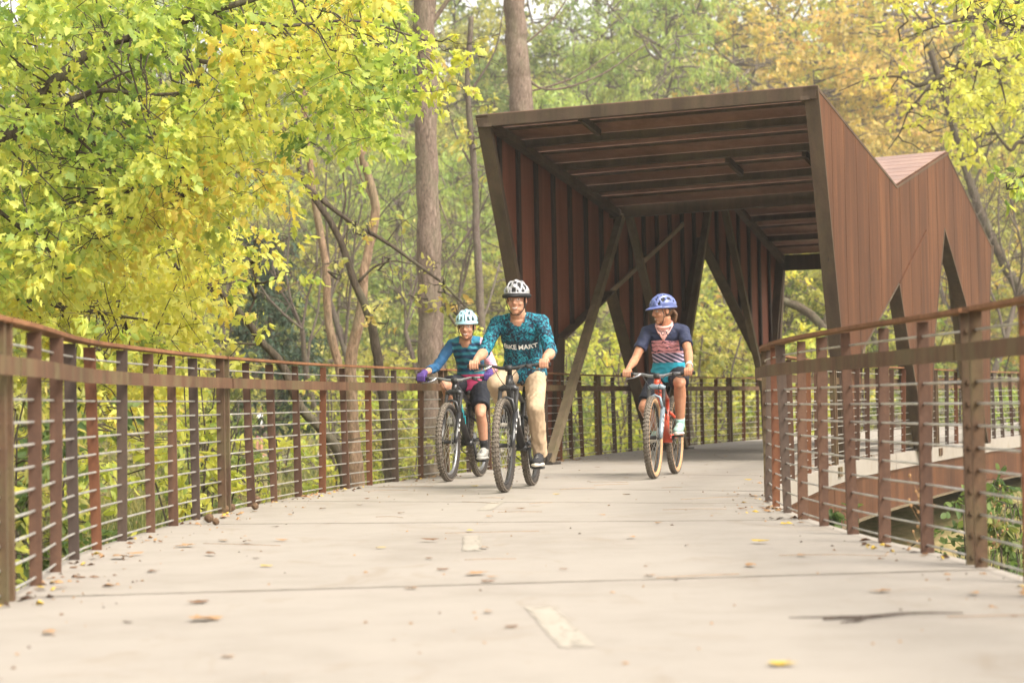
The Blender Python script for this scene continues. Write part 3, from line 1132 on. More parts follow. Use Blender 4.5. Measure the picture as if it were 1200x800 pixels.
# ------------------------------------------------------------------ riders
def remesh(m, name, voxel, mats, smooth_it=6, disp=None, lap=.5):
    """one continuous skin over all the shapes in m"""
    me = m.mesh(name + '_raw', mats[:1])
    o = bpy.data.objects.new('tmp', me)
    COL.objects.link(o)
    md = o.modifiers.new('r', 'REMESH'); md.mode = 'VOXEL'; md.voxel_size = voxel; md.adaptivity = 0
    sm = o.modifiers.new('s', 'SMOOTH'); sm.factor = lap; sm.iterations = smooth_it
    dg = bpy.context.evaluated_depsgraph_get()
    dg.update()
    out = bpy.data.meshes.new_from_object(o.evaluated_get(dg))
    out.name = name
    bpy.data.objects.remove(o)
    bpy.data.meshes.remove(me)
    out.materials.clear()
    for q in mats: out.materials.append(q)
    n = len(out.vertices)
    if disp:
        co = np.empty(n * 3, np.float32); out.vertices.foreach_get('co', co); co = co.reshape(-1, 3)
        no = np.empty(n * 3, np.float32); out.vertices.foreach_get('normal', no); no = no.reshape(-1, 3)
        d = np.array([disp(Vector(p)) for p in co], np.float32)
        co += no * d[:, None]
        out.vertices.foreach_set('co', co.ravel())
    out.polygons.foreach_set('use_smooth', [True] * len(out.polygons))
    out.update()
    return out


def wrinkle(amp, sc=(14, 14, 22), seed=0):
    o = Vector((seed, seed * 2.3, 0))
    def f(p):
        q = Vector((p.x * sc[0], p.y * sc[1], p.z * sc[2])) + o
        a = 1 - abs(noise.noise(q)) * 2
        b = noise.noise(q * 2.3)
        return amp * (a * .7 + b * .4 - .3)
    return f


def ik(a, c, l1, l2, hint):
    a, c = Vector(a), Vector(c)
    d = c - a
    L = min(d.length, (l1 + l2) * .999)
    x = (l1 * l1 - l2 * l2 + L * L) / (2 * L)
    h = math.sqrt(max(l1 * l1 - x * x, 0))
    u = d.normalized()
    v = Vector(hint) - u * u.dot(Vector(hint))
    v.normalize()
    return a + u * x + v * h


def skin(name, col, deep):
    k = NT(name)
    n1 = k.noise(k.coord(), 14, 4)
    c = k.ramp(n1, [(.35, deep), (.65, col)])
    return k.done(c, .5, 0, None, .35, sss=.12)


SKIN = skin('skin', (.50, .27, .175), (.42, .20, .125))
SKIN2 = skin('tanned_skin', (.44, .22, .13), (.36, .16, .09))
TEETH = plain('teeth', (.72, .68, .62), .4)
LIP = plain('lip', (.42, .15, .12), .5)
EYEW = plain('eye_white', (.70, .68, .65), .25)
IRIS = plain('dark_iris', (.03, .02, .015), .2)
BROW_D = plain('dark_brown_hair', (.045, .026, .016), .7)
HAIR_B = plain('brown_hair', (.12, .060, .030), .65, 0, .4, .5, 60)
STRAP = plain('helmet_strap', (.02, .02, .022), .7)


def smooth_poly(p):
    return p


def pose_head(cfg):
    return Matrix.Translation(cfg['head']) @ Matrix.Rotation(cfg.get('yaw', 0), 4, 'Z') @ Matrix.Rotation(cfg.get('pitch', 0), 4, 'Y') @ Matrix.Rotation(cfg.get('roll', 0), 4, 'X') @ Matrix.Scale(cfg.get('hs', 1.0), 4)


def add_head(m, H, fem):
    R3 = H.to_3x3()
    def e(c, r): m.ell(H @ Vector(c), r, R3, 18, 12)
    def c(a, b, r0, r1): m.cap(H @ Vector(a), H @ Vector(b), r0, r1, 10)
    e((-.012, 0, .035), (.098, .076, .088))
    e((.022, 0, -.022), (.070, .064, .088))
    e((.026, 0, -.070), (.058, .050 if fem else .055, .044))
    e((.066, 0, -.100), (.020, .022, .018))
    c((.088, 0, .018), (.108, 0, -.022), .008, .0125)
    c((.098, -.011, -.028), (.098, .011, -.028), .010, .010)
    for s_ in (-1, 1):
        e((.060, .036 * s_, -.028), (.026, .026, .024))
        c((.086, .014 * s_, .034), (.072, .048 * s_, .032), .010, .008)
        e((-.008, .077 * s_, -.008), (.019, .009, .031))
    c((.078, -.018, -.068), (.078, .018, -.068), .011, .011)
    c((.078, -.012, -.079), (.078, .012, -.079), .010, .010)


def hand(m, P, s_, r=1.0, wrist=None, Rz=None):
    """a fist closed on the grip at P; the grip runs along local y"""
    P = Vector(P)
    A = Rz if Rz is not None else Matrix.Identity(3)
    def q(ang, rad, y_): return P + A @ Vector((math.cos(math.radians(ang)) * rad, y_ * s_, math.sin(math.radians(ang)) * rad))
    # palm over the back and top of the grip
    m.loft([(q(128, .034, y_), A @ Vector((math.cos(math.radians(38)), 0, math.sin(math.radians(38)))), A @ Vector((math.cos(math.radians(128)), 0, math.sin(math.radians(128)))), ra * r, rb * r)
            for (y_, ra, rb) in ((-.044, .016, .010), (-.038, .030, .015), (-.012, .036, .017), (.014, .035, .016), (.036, .027, .013), (.042, .014, .008))], 12)
    ends = (-118, -128, -122, -100)
    for k, y_ in enumerate((-.031, -.0105, .0105, .031)):
        rr = (.0092, .0096, .0092, .0080)[k] * r
        kn = q(88, .043, y_ * .95)
        a1, a2, a3 = q(35, .033, y_), q(-35, .030, y_), q(ends[k], .027, y_)
        m.cap(q(120, .042, y_ * .9), kn, rr * 1.05, rr * 1.08, 8)
        m.cap(kn, a1, rr * 1.06, rr, 8); m.cap(a1, a2, rr, rr * .95, 8); m.cap(a2, a3, rr * .95, rr * .82, 8)
    t0, t1, t2 = q(165, .040, -.030), q(205, .036, -.055), q(262, .031, -.062)
    m.cap(q(140, .038, -.020), t0, .014 * r, .0125 * r, 8); m.cap(t0, t1, .0125 * r, .0105 * r, 8); m.cap(t1, t2, .0105 * r, .0085 * r, 8)
    if wrist is not None:
        m.cap(q(135, .044, .0), wrist, .024 * r, .026 * r, 12)


def rider(name, label, info, cfg):
    ang, bp = info['ang'], info['bp']
    root = thing(name, label, 'person', info['rear'], ang, None)
    k = cfg['k']                                     # overall size against a 1.8 m adult
    sad = info['saddle']
    hip = Vector((sad.x + cfg.get('hipx', .0), 0, sad.z + .055 * k + cfg.get('lift', 0)))
    neck = Vector(cfg['neck'])
    ax = (neck - hip)
    TL = ax.length
    ax.normalize()
    side = Vector((0, 1, 0))
    fr = side.cross(ax).normalized()                 # towards the front
    tw = cfg.get('twist', 0)
    W_, D_ = cfg['w'], cfg['d']

    def spine(u):
        bend = -.035 * math.sin(PI * u)              # a rounded back
        return hip + ax * (TL * u) + fr * bend

    def torso(m, g=0.0, u0=0.0, u1=1.0, fem=cfg.get('fem', 0)):
        T = [(-.10, .86, .90), (0, 1.0, 1.05), (.14, .98, 1.06), (.32, .88 if fem else .92, .98), (.50, .94, 1.02), (.66, 1.04, 1.10 if fem else 1.08), (.80, 1.06, 1.02), (.90, .86, .82), (.97, .56, .66), (1.02, .42, .56)]
        secs = []
        pts = [t for t in T if u0 <= t[0] <= u1]
        for (u, a, b) in pts:
            secs.append((spine(u), side, fr, W_ * a + g, D_ * b + g))
        m.loft(secs, 22)

    sh = {s_: spine(.865) + side * (cfg['sw'] * s_) + fr * .005 for s_ in (-1, 1)}
    hp = {s_: hip + side * (.088 * k * s_) for s_ in (-1, 1)}
    hy = cfg['hand_y']
    grip = {s_: bp(hy * s_) for s_ in (-1, 1)}
    wr = {}
    el = {}
    for s_ in (-1, 1):
        d = (sh[s_] - grip[s_]).normalized()
        wr[s_] = grip[s_] + Vector((-.055, 0, .045)) * .9 + d * .03
        el[s_] = ik(sh[s_], wr[s_], cfg['ua'], cfg['fa'], Vector((-.45, cfg.get('elb', .35) * s_, -.75)))
    ft = {s_: foot_pos(info, s_) for s_ in (-1, 1)}
    ank, kne = {}, {}
    pitch_f = {s_: cfg.get('toe', (0.05, .05))[0 if s_ > 0 else 1] for s_ in (-1, 1)}
    for s_ in (-1, 1):
        ank[s_] = ft[s_] + Vector((-.095 * k, 0, .098 * k))
        kne[s_] = ik(hp[s_], ank[s_], cfg['th'], cfg['sn'], Vector((.8, cfg.get('splay', .12) * s_, .45)))
    H = pose_head(cfg)
    # ---- the body, one continuous skin
    m = MB()
    torso(m, -.006)
    nb_, nt_ = spine(.95), H @ Vector((-.018, 0, -.060))
    m.cap(nb_, nt_, .060 * k, .056 * k * cfg.get('neckr', 1), 14)
    add_head(m, H, cfg.get('fem', 0))
    AR = cfg['arm']
    for s_ in (-1, 1):
        m.cap(spine(.93) + side * (.05 * s_), sh[s_], .056 * k, .056 * AR, 12)
        m.cap(sh[s_], el[s_], .052 * AR, .041 * AR, 12)
        mid = el[s_].lerp(wr[s_], .28) + Vector((0, 0, -.004))
        m.cap(el[s_], mid, .040 * AR, .043 * AR, 12)
        m.cap(mid, wr[s_], .043 * AR, .027 * AR, 12)
        hand(m, grip[s_], s_, cfg.get('hr', 1), wr[s_])
        LG = cfg['leg']
        m.cap(hp[s_] + Vector((-.02, 0, .0)), kne[s_], .088 * LG, .056 * LG, 14)
        m.cap(kne[s_] + Vector((.012, 0, -.01)), kne[s_], .046 * LG, .052 * LG, 12)
        calf = kne[s_].lerp(ank[s_], .30) + Vector((-.018, 0, 0))
        m.cap(kne[s_], calf, .051 * LG, .057 * LG, 14)
        m.cap(calf, ank[s_], .056 * LG, .036 * LG, 14)
        m.cap(ank[s_], ft[s_] + Vector((.06 * k, 0, .035)), .036 * k, .030 * k, 10)
    body_me = remesh(m, 'body', .0052, [cfg['skin']], 3, None, .4)
    bvh = BVHTree.FromPolygons([v.co.copy() for v in body_me.vertices], [tuple(p.vertices) for p in body_me.polygons])
    link('body', body_me, root)

    # ---- face
    R3 = H.to_3x3()
    fwd = (R3 @ Vector((1, 0, 0))).normalized()

    def onface(y_, z_, lift=.0015):
        o = H @ Vector((.25, y_, z_))
        hit = bvh.ray_cast(o, -fwd)
        return (hit[0] + fwd * lift) if hit[0] else H @ Vector((.09, y_, z_))

    def patch(nm, cols, mat, lift=.0015, parent=root):
        """cols: list of (y, z_low, z_high)"""
        mm = MB(); vs, fs = [], []
        for (y_, a, b) in cols:
            vs += [onface(y_, a, lift), onface(y_, (a + b) / 2, lift + .0015), onface(y_, b, lift)]
        for i in range(len(cols) - 1):
            for j in (0, 1): fs.append((i * 3 + j, i * 3 + 3 + j, i * 3 + 4 + j, i * 3 + 1 + j))
        mm.add(vs, fs)
        return mm.build(nm, mat, parent, True)
    smile = cfg.get('smile', 1)
    ws = .026 * smile
    cy = lambda y_: .010 * (y_ / .026) ** 2
    ys = [-ws, -ws * .6, 0, ws * .6, ws]
    patch('lips', [(y_, -.078 + cy(y_) + .004 * abs(y_) / ws, -.060 + cy(y_) - .002 * abs(y_) / ws) for y_ in [-ws * 1.15] + ys + [ws * 1.15]], LIP, .001)
    if cfg.get('teeth', 1):
        patch('teeth', [(y_, -.0715 + cy(y_) + .0035 * abs(y_) / ws, -.0635 + cy(y_)) for y_ in [y_ * .85 for y_ in ys]], TEETH, .003)
    for s_ in (-1, 1):
        yy = [s_ * v for v in (.021, .026, .032, .039, .044)]
        patch('eye', [(yy[0], .006, .008), (yy[1], .0025, .0125), (yy[2], .0015, .0135), (yy[3], .0025, .0120), (yy[4], .005, .007)], EYEW, .001)
        patch('iris', [(s_ * .0275, .005, .011), (s_ * .032, .002, .0132), (s_ * .0365, .005, .011)], IRIS, .002)
        patch('eyebrow', [(s_ * .014, .024, .030), (s_ * .028, .027, .0345), (s_ * .048, .022, .027)], cfg['brow'], .002)

    # ---- clothing
    G = cfg['garment']
    # shirt
    m = MB()
    torso(m, .012, -.05, 1.02)
    sl_ = cfg['sleeve']                              # where the sleeves end, 0 shoulder .. 1 elbow .. 2 wrist
    hemc = spine(-.02)
    m.loft([(spine(.16), side, fr, W_ * 1.0 + .012, D_ * 1.06 + .012), (spine(.04), side, fr, W_ * 1.06 + .02, D_ * 1.14 + .02), (spine(-.045 if cfg.get('long') else -.02), side, fr, W_ * 1.04 + .022, D_ * 1.12 + .024)], 22)
    for s_ in (-1, 1):
        m.cap(spine(.93) + side * (.05 * s_), sh[s_], .061 * k, .064 * AR, 12)
        sr = .060 * AR
        if sl_ <= 1:
            e_ = sh[s_].lerp(el[s_], sl_)
            m.tube([sh[s_], sh[s_].lerp(e_, .5), e_], [sr * 1.02, sr, sr * cfg.get('cuff', 1.0)], 14)
        else:
            m.cap(sh[s_], el[s_], sr, .050 * AR, 14)
            e_ = el[s_].lerp(wr[s_], sl_ - 1)
            m.tube([el[s_].lerp(wr[s_], .02), el[s_].lerp(e_, .5), e_], [.049 * AR, .0505 * AR, .046 * AR * cfg.get('cuff', 1.0)], 14)
    sme = remesh(m, 'shirt', .0065, [cfg['shirt']], 4, wrinkle(.0095, (13, 13, 17), 3 * k))
    # neckline cut out so the skin below shows
    bm = bmesh.new(); bm.from_mesh(sme)
    vz = cfg.get('vneck', .09)
    dead = []
    top = spine(.97)
    for f in bm.faces:
        c_ = f.calc_center_median() - top
        up_d, fd = c_.dot(ax), c_.dot(fr)
        if fd > .0 and up_d > -vz and abs(c_.y) < .028 + (up_d + vz) * cfg.get('vw', .45): dead.append(f)
        elif up_d > -.010 and abs(c_.y) < .060: dead.append(f)
    bmesh.ops.delete(bm, geom=dead, context='FACES')
    bm.to_mesh(sme); bm.free()
    shirt = link('shirt', sme, root)
    sbvh = BVHTree.FromPolygons([v.co.copy() for v in sme.vertices], [tuple(p.vertices) for p in sme.polygons])

    def print_text(txt, u, size, mat, wob=0.0, font_bold=True, surf=sbvh, parent=shirt, dy=0.0, wmax=None, lift=.003):
        cu = bpy.data.curves.new('t', 'FONT')
        cu.body = txt; cu.size = size; cu.align_x = 'CENTER'; cu.resolution_u = 3
        cu.offset = .0016 if font_bold else 0
        o = bpy.data.objects.new('t', cu); COL.objects.link(o)
        dg = bpy.context.evaluated_depsgraph_get(); dg.update()
        me = bpy.data.meshes.new_from_object(o.evaluated_get(dg)); me.name = 'print_lettering'
        bpy.data.objects.remove(o)
        bm = bmesh.new(); bm.from_mesh(me)
        bmesh.ops.triangulate(bm, faces=bm.faces)
        long_ = [e for e in bm.edges if e.calc_length() > .012]
        bmesh.ops.subdivide_edges(bm, edges=long_, cuts=3)
        c0 = spine(u)
        for v in bm.verts:
            x_, y_ = v.co.x, v.co.y
            p = c0 + side * (x_ + dy) + ax * (y_ - size * .35 + wob * x_ * x_)
            hit = surf.ray_cast(p + fr * .5, -fr)
            v.co = (hit[0] + fr * lift) if hit[0] else p + fr * (D_ + .03)
        bm.to_mesh(me); bm.free()
        me.materials.clear(); me.materials.append(mat)
        link('print_lettering', me, parent)
    cfg['_text'] = print_text

    # trousers or shorts
    m = MB()
    m.loft([(spine(-.12), side, fr, W_ * .9 + .012, D_ * .95 + .012), (spine(-.02), side, fr, W_ * 1.03 + .012, D_ * 1.1 + .010), (spine(.12), side, fr, W_ * 1.0 + .008, D_ * 1.06 + .008)], 22)
    g = cfg.get('baggy', 1.0)
    for s_ in (-1, 1):
        LG = cfg['leg']
        if cfg['pants'] == 'long':
            m.cap(hp[s_] + Vector((-.02, 0, 0)), kne[s_], .104 * LG * g, .078 * LG * g, 16)
            calf = kne[s_].lerp(ank[s_], .35) + Vector((-.012, 0, 0))
            m.cap(kne[s_], calf, .077 * LG * g, .074 * LG * g, 16)
            m.tube([calf, calf.lerp(ank[s_], .6), ank[s_] + Vector((-.006, 0, -.012))], [.074 * LG * g, .068 * LG * g, .066 * LG * g], 16)
        else:
            e_ = hp[s_].lerp(kne[s_], cfg['pants'])
            m.tube([hp[s_] + Vector((-.03, 0, .0)), hp[s_].lerp(e_, .5), e_], [.104 * LG * g, .096 * LG * g, .088 * LG * g * cfg.get('hemw', 1)], 16)
    pm = remesh(m, 'trousers' if cfg['pants'] == 'long' else 'shorts', .0065, [cfg['pants_mat']], 4, wrinkle(.0085 if cfg['pants'] == 'long' else .006, (20, 20, 8), 9))
    link(pm.name, pm, root)

    # shoes and socks
    for s_ in (-1, 1):
        m = MB()
        b = ft[s_]
        L_ = .275 * cfg.get('shoe', k)
        secs = []
        for (u, w_, z_, hgt) in ((-.44, .022, .034, .030), (-.40, .032, .045, .042), (-.25, .036, .060, .056), (-.08, .037, .056, .050), (.10, .043, .042, .036), (.28, .045, .034, .028), (.42, .034, .028, .022), (.48, .014, .024, .012)):
            secs.append((b + Vector((u * L_ - .015, 0, z_ + .012)), (0, 1, 0), (0, 0, 1), w_, hgt))
        m.loft(secs, 16)
        m.cap(ank[s_] + Vector((0, 0, -.02)), ank[s_] + Vector((.0, 0, .0)), .046 * k, .045 * k, 14)
        m.cap(b + Vector((.0, 0, .075)), ank[s_] + Vector((.02, 0, -.015)), .034, .042, 12)
        sm_ = remesh(m, 'shoe', .006, [cfg['shoe_mat']], 4, None)
        sho = link('shoe', sm_, root)
        m = MB()
        secs = []
        for (u, w_) in ((-.46, .022), (-.40, .036), (-.2, .041), (.1, .047), (.3, .048), (.43, .037), (.495, .016)):
            secs.append((b + Vector((u * L_ - .015, 0, .016)), (0, 1, 0), (0, 0, 1), w_, .016))
        m.loft(secs, 16)
        m.build('sole', cfg['sole_mat'], sho, True)
        m = MB()
        for q in range(4):
            x_ = .0 + q * .022
            m.tube([b + Vector((x_, -.026, .082 - q * .008)), b + Vector((x_ + .006, 0, .104 - q * .011)), b + Vector((x_, .026, .082 - q * .008))], .0035, 5)
        m.build('laces', cfg['lace_mat'], sho, True)
        if cfg.get('sock'):
            m = MB()
            t_ = ank[s_].lerp(kne[s_], cfg['sock'])
            m.tube([ank[s_] + Vector((0, 0, -.03)), ank[s_], ank[s_].lerp(t_, .6), t_], [.042 * LG, .041 * LG, .042 * LG, .044 * LG], 14)
            m.build('sock', cfg['sock_mat'], root, True)
    # gloves
    if cfg.get('glove'):
        for s_ in (-1, 1):
            m = MB(); hand(m, grip[s_], s_, 1.28 * cfg.get('hr', 1), None)
            q = grip[s_].lerp(wr[s_], .9)
            m.tube([grip[s_] + Vector((-.028, 0, .034)), q, wr[s_] + (wr[s_] - grip[s_]).normalized() * .015], [.030, .033, .032], 12)
            link('glove', remesh(m, 'glove', .005, [cfg['glove']], 2, None), root)
    helmet(root, H, cfg)
    cfg['_'] = dict(root=root, sh=sh, el=el, wr=wr, spine=spine, fr=fr, ax=ax, side=side, shirt=shirt, bvh=bvh, sbvh=sbvh, H=H, W=W_, D=D_, kne=kne, grip=grip)
    return root


def helmet(root, H, cfg):
    """a vented shell over a dark liner, with straps and (for some) a peak"""
    R3 = H.to_3x3()
    A, B_, Cc = .132, .104, .118
    ctr = Vector((-.012, 0, .046))
    hc = cfg['helmet']

    def sp(th, ph, k=1.0):
        # th from crown (0) down, ph round from the front
        rim = -.028 if True else 0
        x = A * k * math.sin(th) * math.cos(ph); y = B_ * k * math.sin(th) * math.sin(ph); z = Cc * k * math.cos(th)
        if x < 0: x *= 1.06
        return ctr + Vector((x, y, z))
    nu, nv = 64, 22
    vs, fs, mi = [], [], []
    thm = lambda ph: math.radians(92 + 12 * (1 - math.cos(ph)) / 2 + 5 * math.cos(2 * ph) * 0)
    for j in range(nv + 1):
        for i in range(nu):
            ph = 2 * PI * i / nu
            p = sp(thm(ph) * (j / nv * .985 + .015), ph, 1.0)
            # raised ribs between the vents
            yb = p.y / B_
            ridge = .004 * math.cos(yb * PI * 4.2)
            d = (p - ctr).normalized()
            vs.append(H @ (p + d * (ridge if j < nv - 3 else 0)))
    def is_vent(i, j):
        ph = 2 * PI * (i + .5) / nu
        p = (sp(thm(ph) * ((j + .5) / nv * .985 + .015), ph) - ctr)
        yb, xb, zb = p.y / B_, p.x / A, p.z / Cc
        if zb < .16: return False
        t = hc.get('rows', 5)
        band = (yb * t / 2 + .5) % 1.0
        openb = abs(band - .5) < hc.get('vw', .27)
        seg = (xb * 2.1 + .25 * math.cos(yb * 3) + hc.get('ph', .1)) % 1.0
        return openb and .16 < seg < .80 and abs(yb) < .88
    for j in range(nv):
        for i in range(nu):
            if is_vent(i, j): continue
            fs.append((j * nu + i, (j + 1) * nu + i, (j + 1) * nu + (i + 1) % nu, j * nu + (i + 1) % nu))
    me = bpy.data.meshes.new('helmet')
    me.from_pydata([tuple(v) for v in vs], [], fs)
    bm = bmesh.new(); bm.from_mesh(me)
    bmesh.ops.remove_doubles(bm, verts=bm.verts, dist=.0008)
    bmesh.ops.recalc_face_normals(bm, faces=bm.faces)
    r_ = bmesh.ops.solidify(bm, geom=bm.faces[:], thickness=.012)
    bm.to_mesh(me); bm.free()
    me.materials.append(hc['shell'])
    me.polygons.foreach_set('use_smooth', [True] * len(me.polygons))
    ho = link('helmet', me, root)
    m = MB()
    vs, fs = [], []
    for j in range(13):
        for i in range(32):
            ph = 2 * PI * i / 32
            vs.append(H @ sp(thm(ph) * (j / 12 * .97 + .03), ph, .925))
    for j in range(12):
        for i in range(32):
            fs.append((j * 32 + i, (j + 1) * 32 + i, (j + 1) * 32 + (i + 1) % 32, j * 32 + (i + 1) % 32))
    m.add(vs, fs); m.build('liner', hc['liner'], ho, True)
    # dark lower rim
    m = MB()
    m.tube([H @ sp(thm(2 * PI * i / 40) * 1.0, 2 * PI * i / 40, 1.0) for i in range(41)], .010 if not hc.get('rim') else .018, 8, False)
    m.build('rim_trim', hc['trim'], ho, True)
    if hc.get('peak'):
        vs, fs = [], []
        N = 12
        for i in range(N + 1):
            ph = math.radians(-62 + 124 * i / N)
            p = sp(thm(ph) * .93, ph, 1.01)
            q = p + Vector((hc['peak'] * max(.0, math.cos(ph * 1.35)), 0, -.004 - .016 * max(0, math.cos(ph))))
            for (a, dz) in ((p, .004), (q, .002), (q, -.003), (p, -.006)): vs.append(H @ (a + Vector((0, 0, dz))))
        for i in range(N):
            fs += [(i * 4 + k_, i * 4 + (k_ + 1) % 4, i * 4 + 4 + (k_ + 1) % 4, i * 4 + 4 + k_) for k_ in range(4)]
        fs += [(3, 2, 1, 0), tuple(N * 4 + k_ for k_ in range(4))]
        m = MB(); m.add(vs, fs); m.build('peak', hc['peak_mat'], ho, True)
    for s_ in (-1, 1):
        m = MB()
        m.tube([H @ Vector(p) for p in ((.045, .082 * s_, .02), (.030, .078 * s_, -.03), (.038, .060 * s_, -.085), (.045, .03 * s_, -.122), (.045, 0, -.126))], .0052, 6, True, 0, .5)
        m.tube([H @ Vector(p) for p in ((-.06, .080 * s_, .01), (-.01, .086 * s_, -.035), (.030, .073 * s_, -.055))], .0048, 6, True, 0, .5)
        m.build('chin_strap', STRAP, ho, True)
# ------------------------------------------------------------------ what the riders wear
def jersey_splash():
    k = NT('teal_splash_jersey')
    v = k.coord((1, 1, 1))
    a = k.noise(v, 19, 5, .7, 2.0)
    b = k.noise(k.coord((1, 1, .7), rot=(.4, .3, .9)), 34, 3, .6, 2.6)
    f = k.math('ADD', k.math('MULTIPLY', a, .6), k.math('MULTIPLY', b, .4))
    c = k.ramp(f, [(.45, (.008, .012, .026)), (.495, (.010, .05, .09)), (.525, (.012, .15, .215)), (.58, (.02, .255, .325)), (.66, (.09, .38, .45))])
    sep = k.n('SeparateXYZ'); k.t.links.new(v, sep.inputs[0])
    z = sep.outputs['Z']
    y = k.math('ABSOLUTE', sep.outputs['Y'])
    band = k.math('MULTIPLY', k.math('LESS_THAN', k.math('ABSOLUTE', k.math('SUBTRACT', z, 1.185)), .030), k.math('LESS_THAN', y, .15))
    c = k.mix(k.math('MULTIPLY', band, .75), c, (.016, .024, .040))
    return k.done(c, .7, 0, None, .25)


def jersey_stripes():
    k = NT('blue_wave_stripe_jersey')
    v = k.coord()
    sep = k.n('SeparateXYZ'); k.t.links.new(v, sep.inputs[0])
    w = k.n('TexWave', wave_type='BANDS', bands_direction='Z')
    k.t.links.new(v, w.inputs['Vector'])
    w.inputs['Scale'].default_value = 5.2
    w.inputs['Distortion'].default_value = 1.6
    w.inputs['Detail'].default_value = 1
    w.inputs['Detail Scale'].default_value = 3
    c = k.ramp(w.outputs['Fac'], [(.25, (.014, .045, .10)), (.42, (.018, .08, .16)), (.65, (.022, .14, .215)), (.90, (.035, .20, .26))])
    c = k.mix(k.math('LESS_THAN', sep.outputs['Y'], -.125), c, (.018, .080, .18))
    c = k.mix(k.math('GREATER_THAN', sep.outputs['Z'], 1.30), c, (.02, .15, .26))
    c = k.mix(k.math('GREATER_THAN', sep.outputs['Y'], .150), c, (.60, .29, .36))
    c = k.mix(k.math('LESS_THAN', sep.outputs['Z'], .985), c, (.48, .05, .14))
    return k.done(c, .7, 0, None, .25)


def shirt_pink():
    k = NT('navy_pink_teal_shirt')
    v = k.coord()
    sep = k.n('SeparateXYZ'); k.t.links.new(v, sep.inputs[0])
    z, y = sep.outputs['Z'], sep.outputs['Y']
    navy, pink, lil, teal = (.022, .028, .062), (.66, .27, .29), (.42, .33, .44), (.02, .27, .37)
    # swirls on the chest
    w = k.n('TexWave', wave_type='RINGS', rings_direction='SPHERICAL')
    k.t.links.new(k.coord((1, 1, 1.3)), w.inputs['Vector'])
    w.inputs['Scale'].default_value = 6; w.inputs['Distortion'].default_value = 5; w.inputs['Detail Scale'].default_value = 2.5
    sw = k.ramp(w.outputs['Fac'], [(.05, navy), (.12, pink), (.8, (.60, .30, .34)), (1, pink)])
    dz = k.math('ADD', k.math('MULTIPLY', z, 1.0), k.math('MULTIPLY', y, .55))
    st = k.math('GREATER_THAN', k.math('FRACT', k.math('MULTIPLY', dz, 26)), .5)
    c = k.mix(st, lil, navy)
    c = k.mix(k.math('GREATER_THAN', z, 1.145), c, sw)
    nz = k.math('ADD', z, k.math('MULTIPLY', k.noise(v, 7, 2), .05))
    c = k.mix(k.math('GREATER_THAN', nz, 1.285), c, navy)
    c = k.mix(k.math('LESS_THAN', z, 1.055), c, teal)
    side = k.math('GREATER_THAN', k.math('ABSOLUTE', y), .130)
    c = k.mix(k.math('MULTIPLY', side, k.math('GREATER_THAN', z, 1.16)), c, navy)
    return k.done(c, .7, 0, None, .25)


KHAKI = plain('khaki_cotton', (.43, .315, .21), .85, 0, .15, .16, 9)
SHORTD = plain('dark_navy_shorts', (.018, .020, .028), .8, 0, .2)
SHOE_BLK = plain('black_canvas', (.022, .022, .025), .8)
SHOE_GRY = plain('grey_shoe', (.30, .29, .27), .7)
SHOE_MINT = plain('mint_knit_shoe', (.30, .46, .42), .75)
SOLEW = plain('pale_sole', (.62, .56, .48), .7)
SOLEG = plain('grey_sole', (.34, .33, .31), .7)
SOCKB = plain('black_sock', (.015, .015, .016), .85)
SOCKM = plain('mint_sock', (.33, .52, .47), .85)
PURPLE = plain('purple_glove', (.065, .030, .17), .7)
HEL_W = plain('white_grey_helmet', (.31, .31, .33), .3, 0, .5, .35, 22, .4)
HEL_B = plain('ice_blue_helmet', (.33, .55, .66), .3, 0, .5, .08, 6, .4)
HEL_P = plain('periwinkle_helmet', (.085, .115, .30), .3, 0, .5, .25, 14, .4)
HEL_K = plain('helmet_liner_black', (.012, .012, .014), .7)
PINK = plain('pink_bandana', (.74, .40, .36), .75)
LETTER_W = plain('white_lettering', (.82, .82, .80), .6)
LETTER_K = plain('black_lettering', (.02, .02, .03), .6)
WATCH = plain('pale_watch', (.6, .6, .6), .4)


def hair(root, c, mat, zlow=-.07, back=.03, k=1.09, name='hair'):
    H = c['_']['H']
    m = MB(); vs, fs = [], []
    nu, nv = 36, 20
    idx = {}
    def P(i, j):
        th = PI * j / nv; ph = 2 * PI * i / nu
        return Vector((-.012 + .098 * k * math.sin(th) * math.cos(ph), .076 * k * math.sin(th) * math.sin(ph), .03 + .105 * k * math.cos(th)))
    for j in range(nv):
        for i in range(nu):
            q = [P(i, j), P(i, j + 1), P(i + 1, j + 1), P(i + 1, j)]
            ce = sum(q, Vector()) / 4
            if ce.z < zlow or ce.x > back + max(0, ce.z - .05) * 1.0: continue
            b = len(vs); vs += [H @ p for p in q]; fs.append((b, b + 1, b + 2, b + 3))
    me = bpy.data.meshes.new(name)
    me.from_pydata([tuple(v) for v in vs], [], fs)
    bm = bmesh.new(); bm.from_mesh(me)
    bmesh.ops.remove_doubles(bm, verts=bm.verts, dist=.0005)
    bmesh.ops.solidify(bm, geom=bm.faces[:], thickness=.010)
    bm.to_mesh(me); bm.free()
    me.materials.append(mat)
    link(name, me, root)


def bike_dir(front, wb, dx, dy):
    L = math.hypot(dx, dy)
    return (front[0] + wb * dx / L, front[1] + wb * dy / L)


rad = math.radians
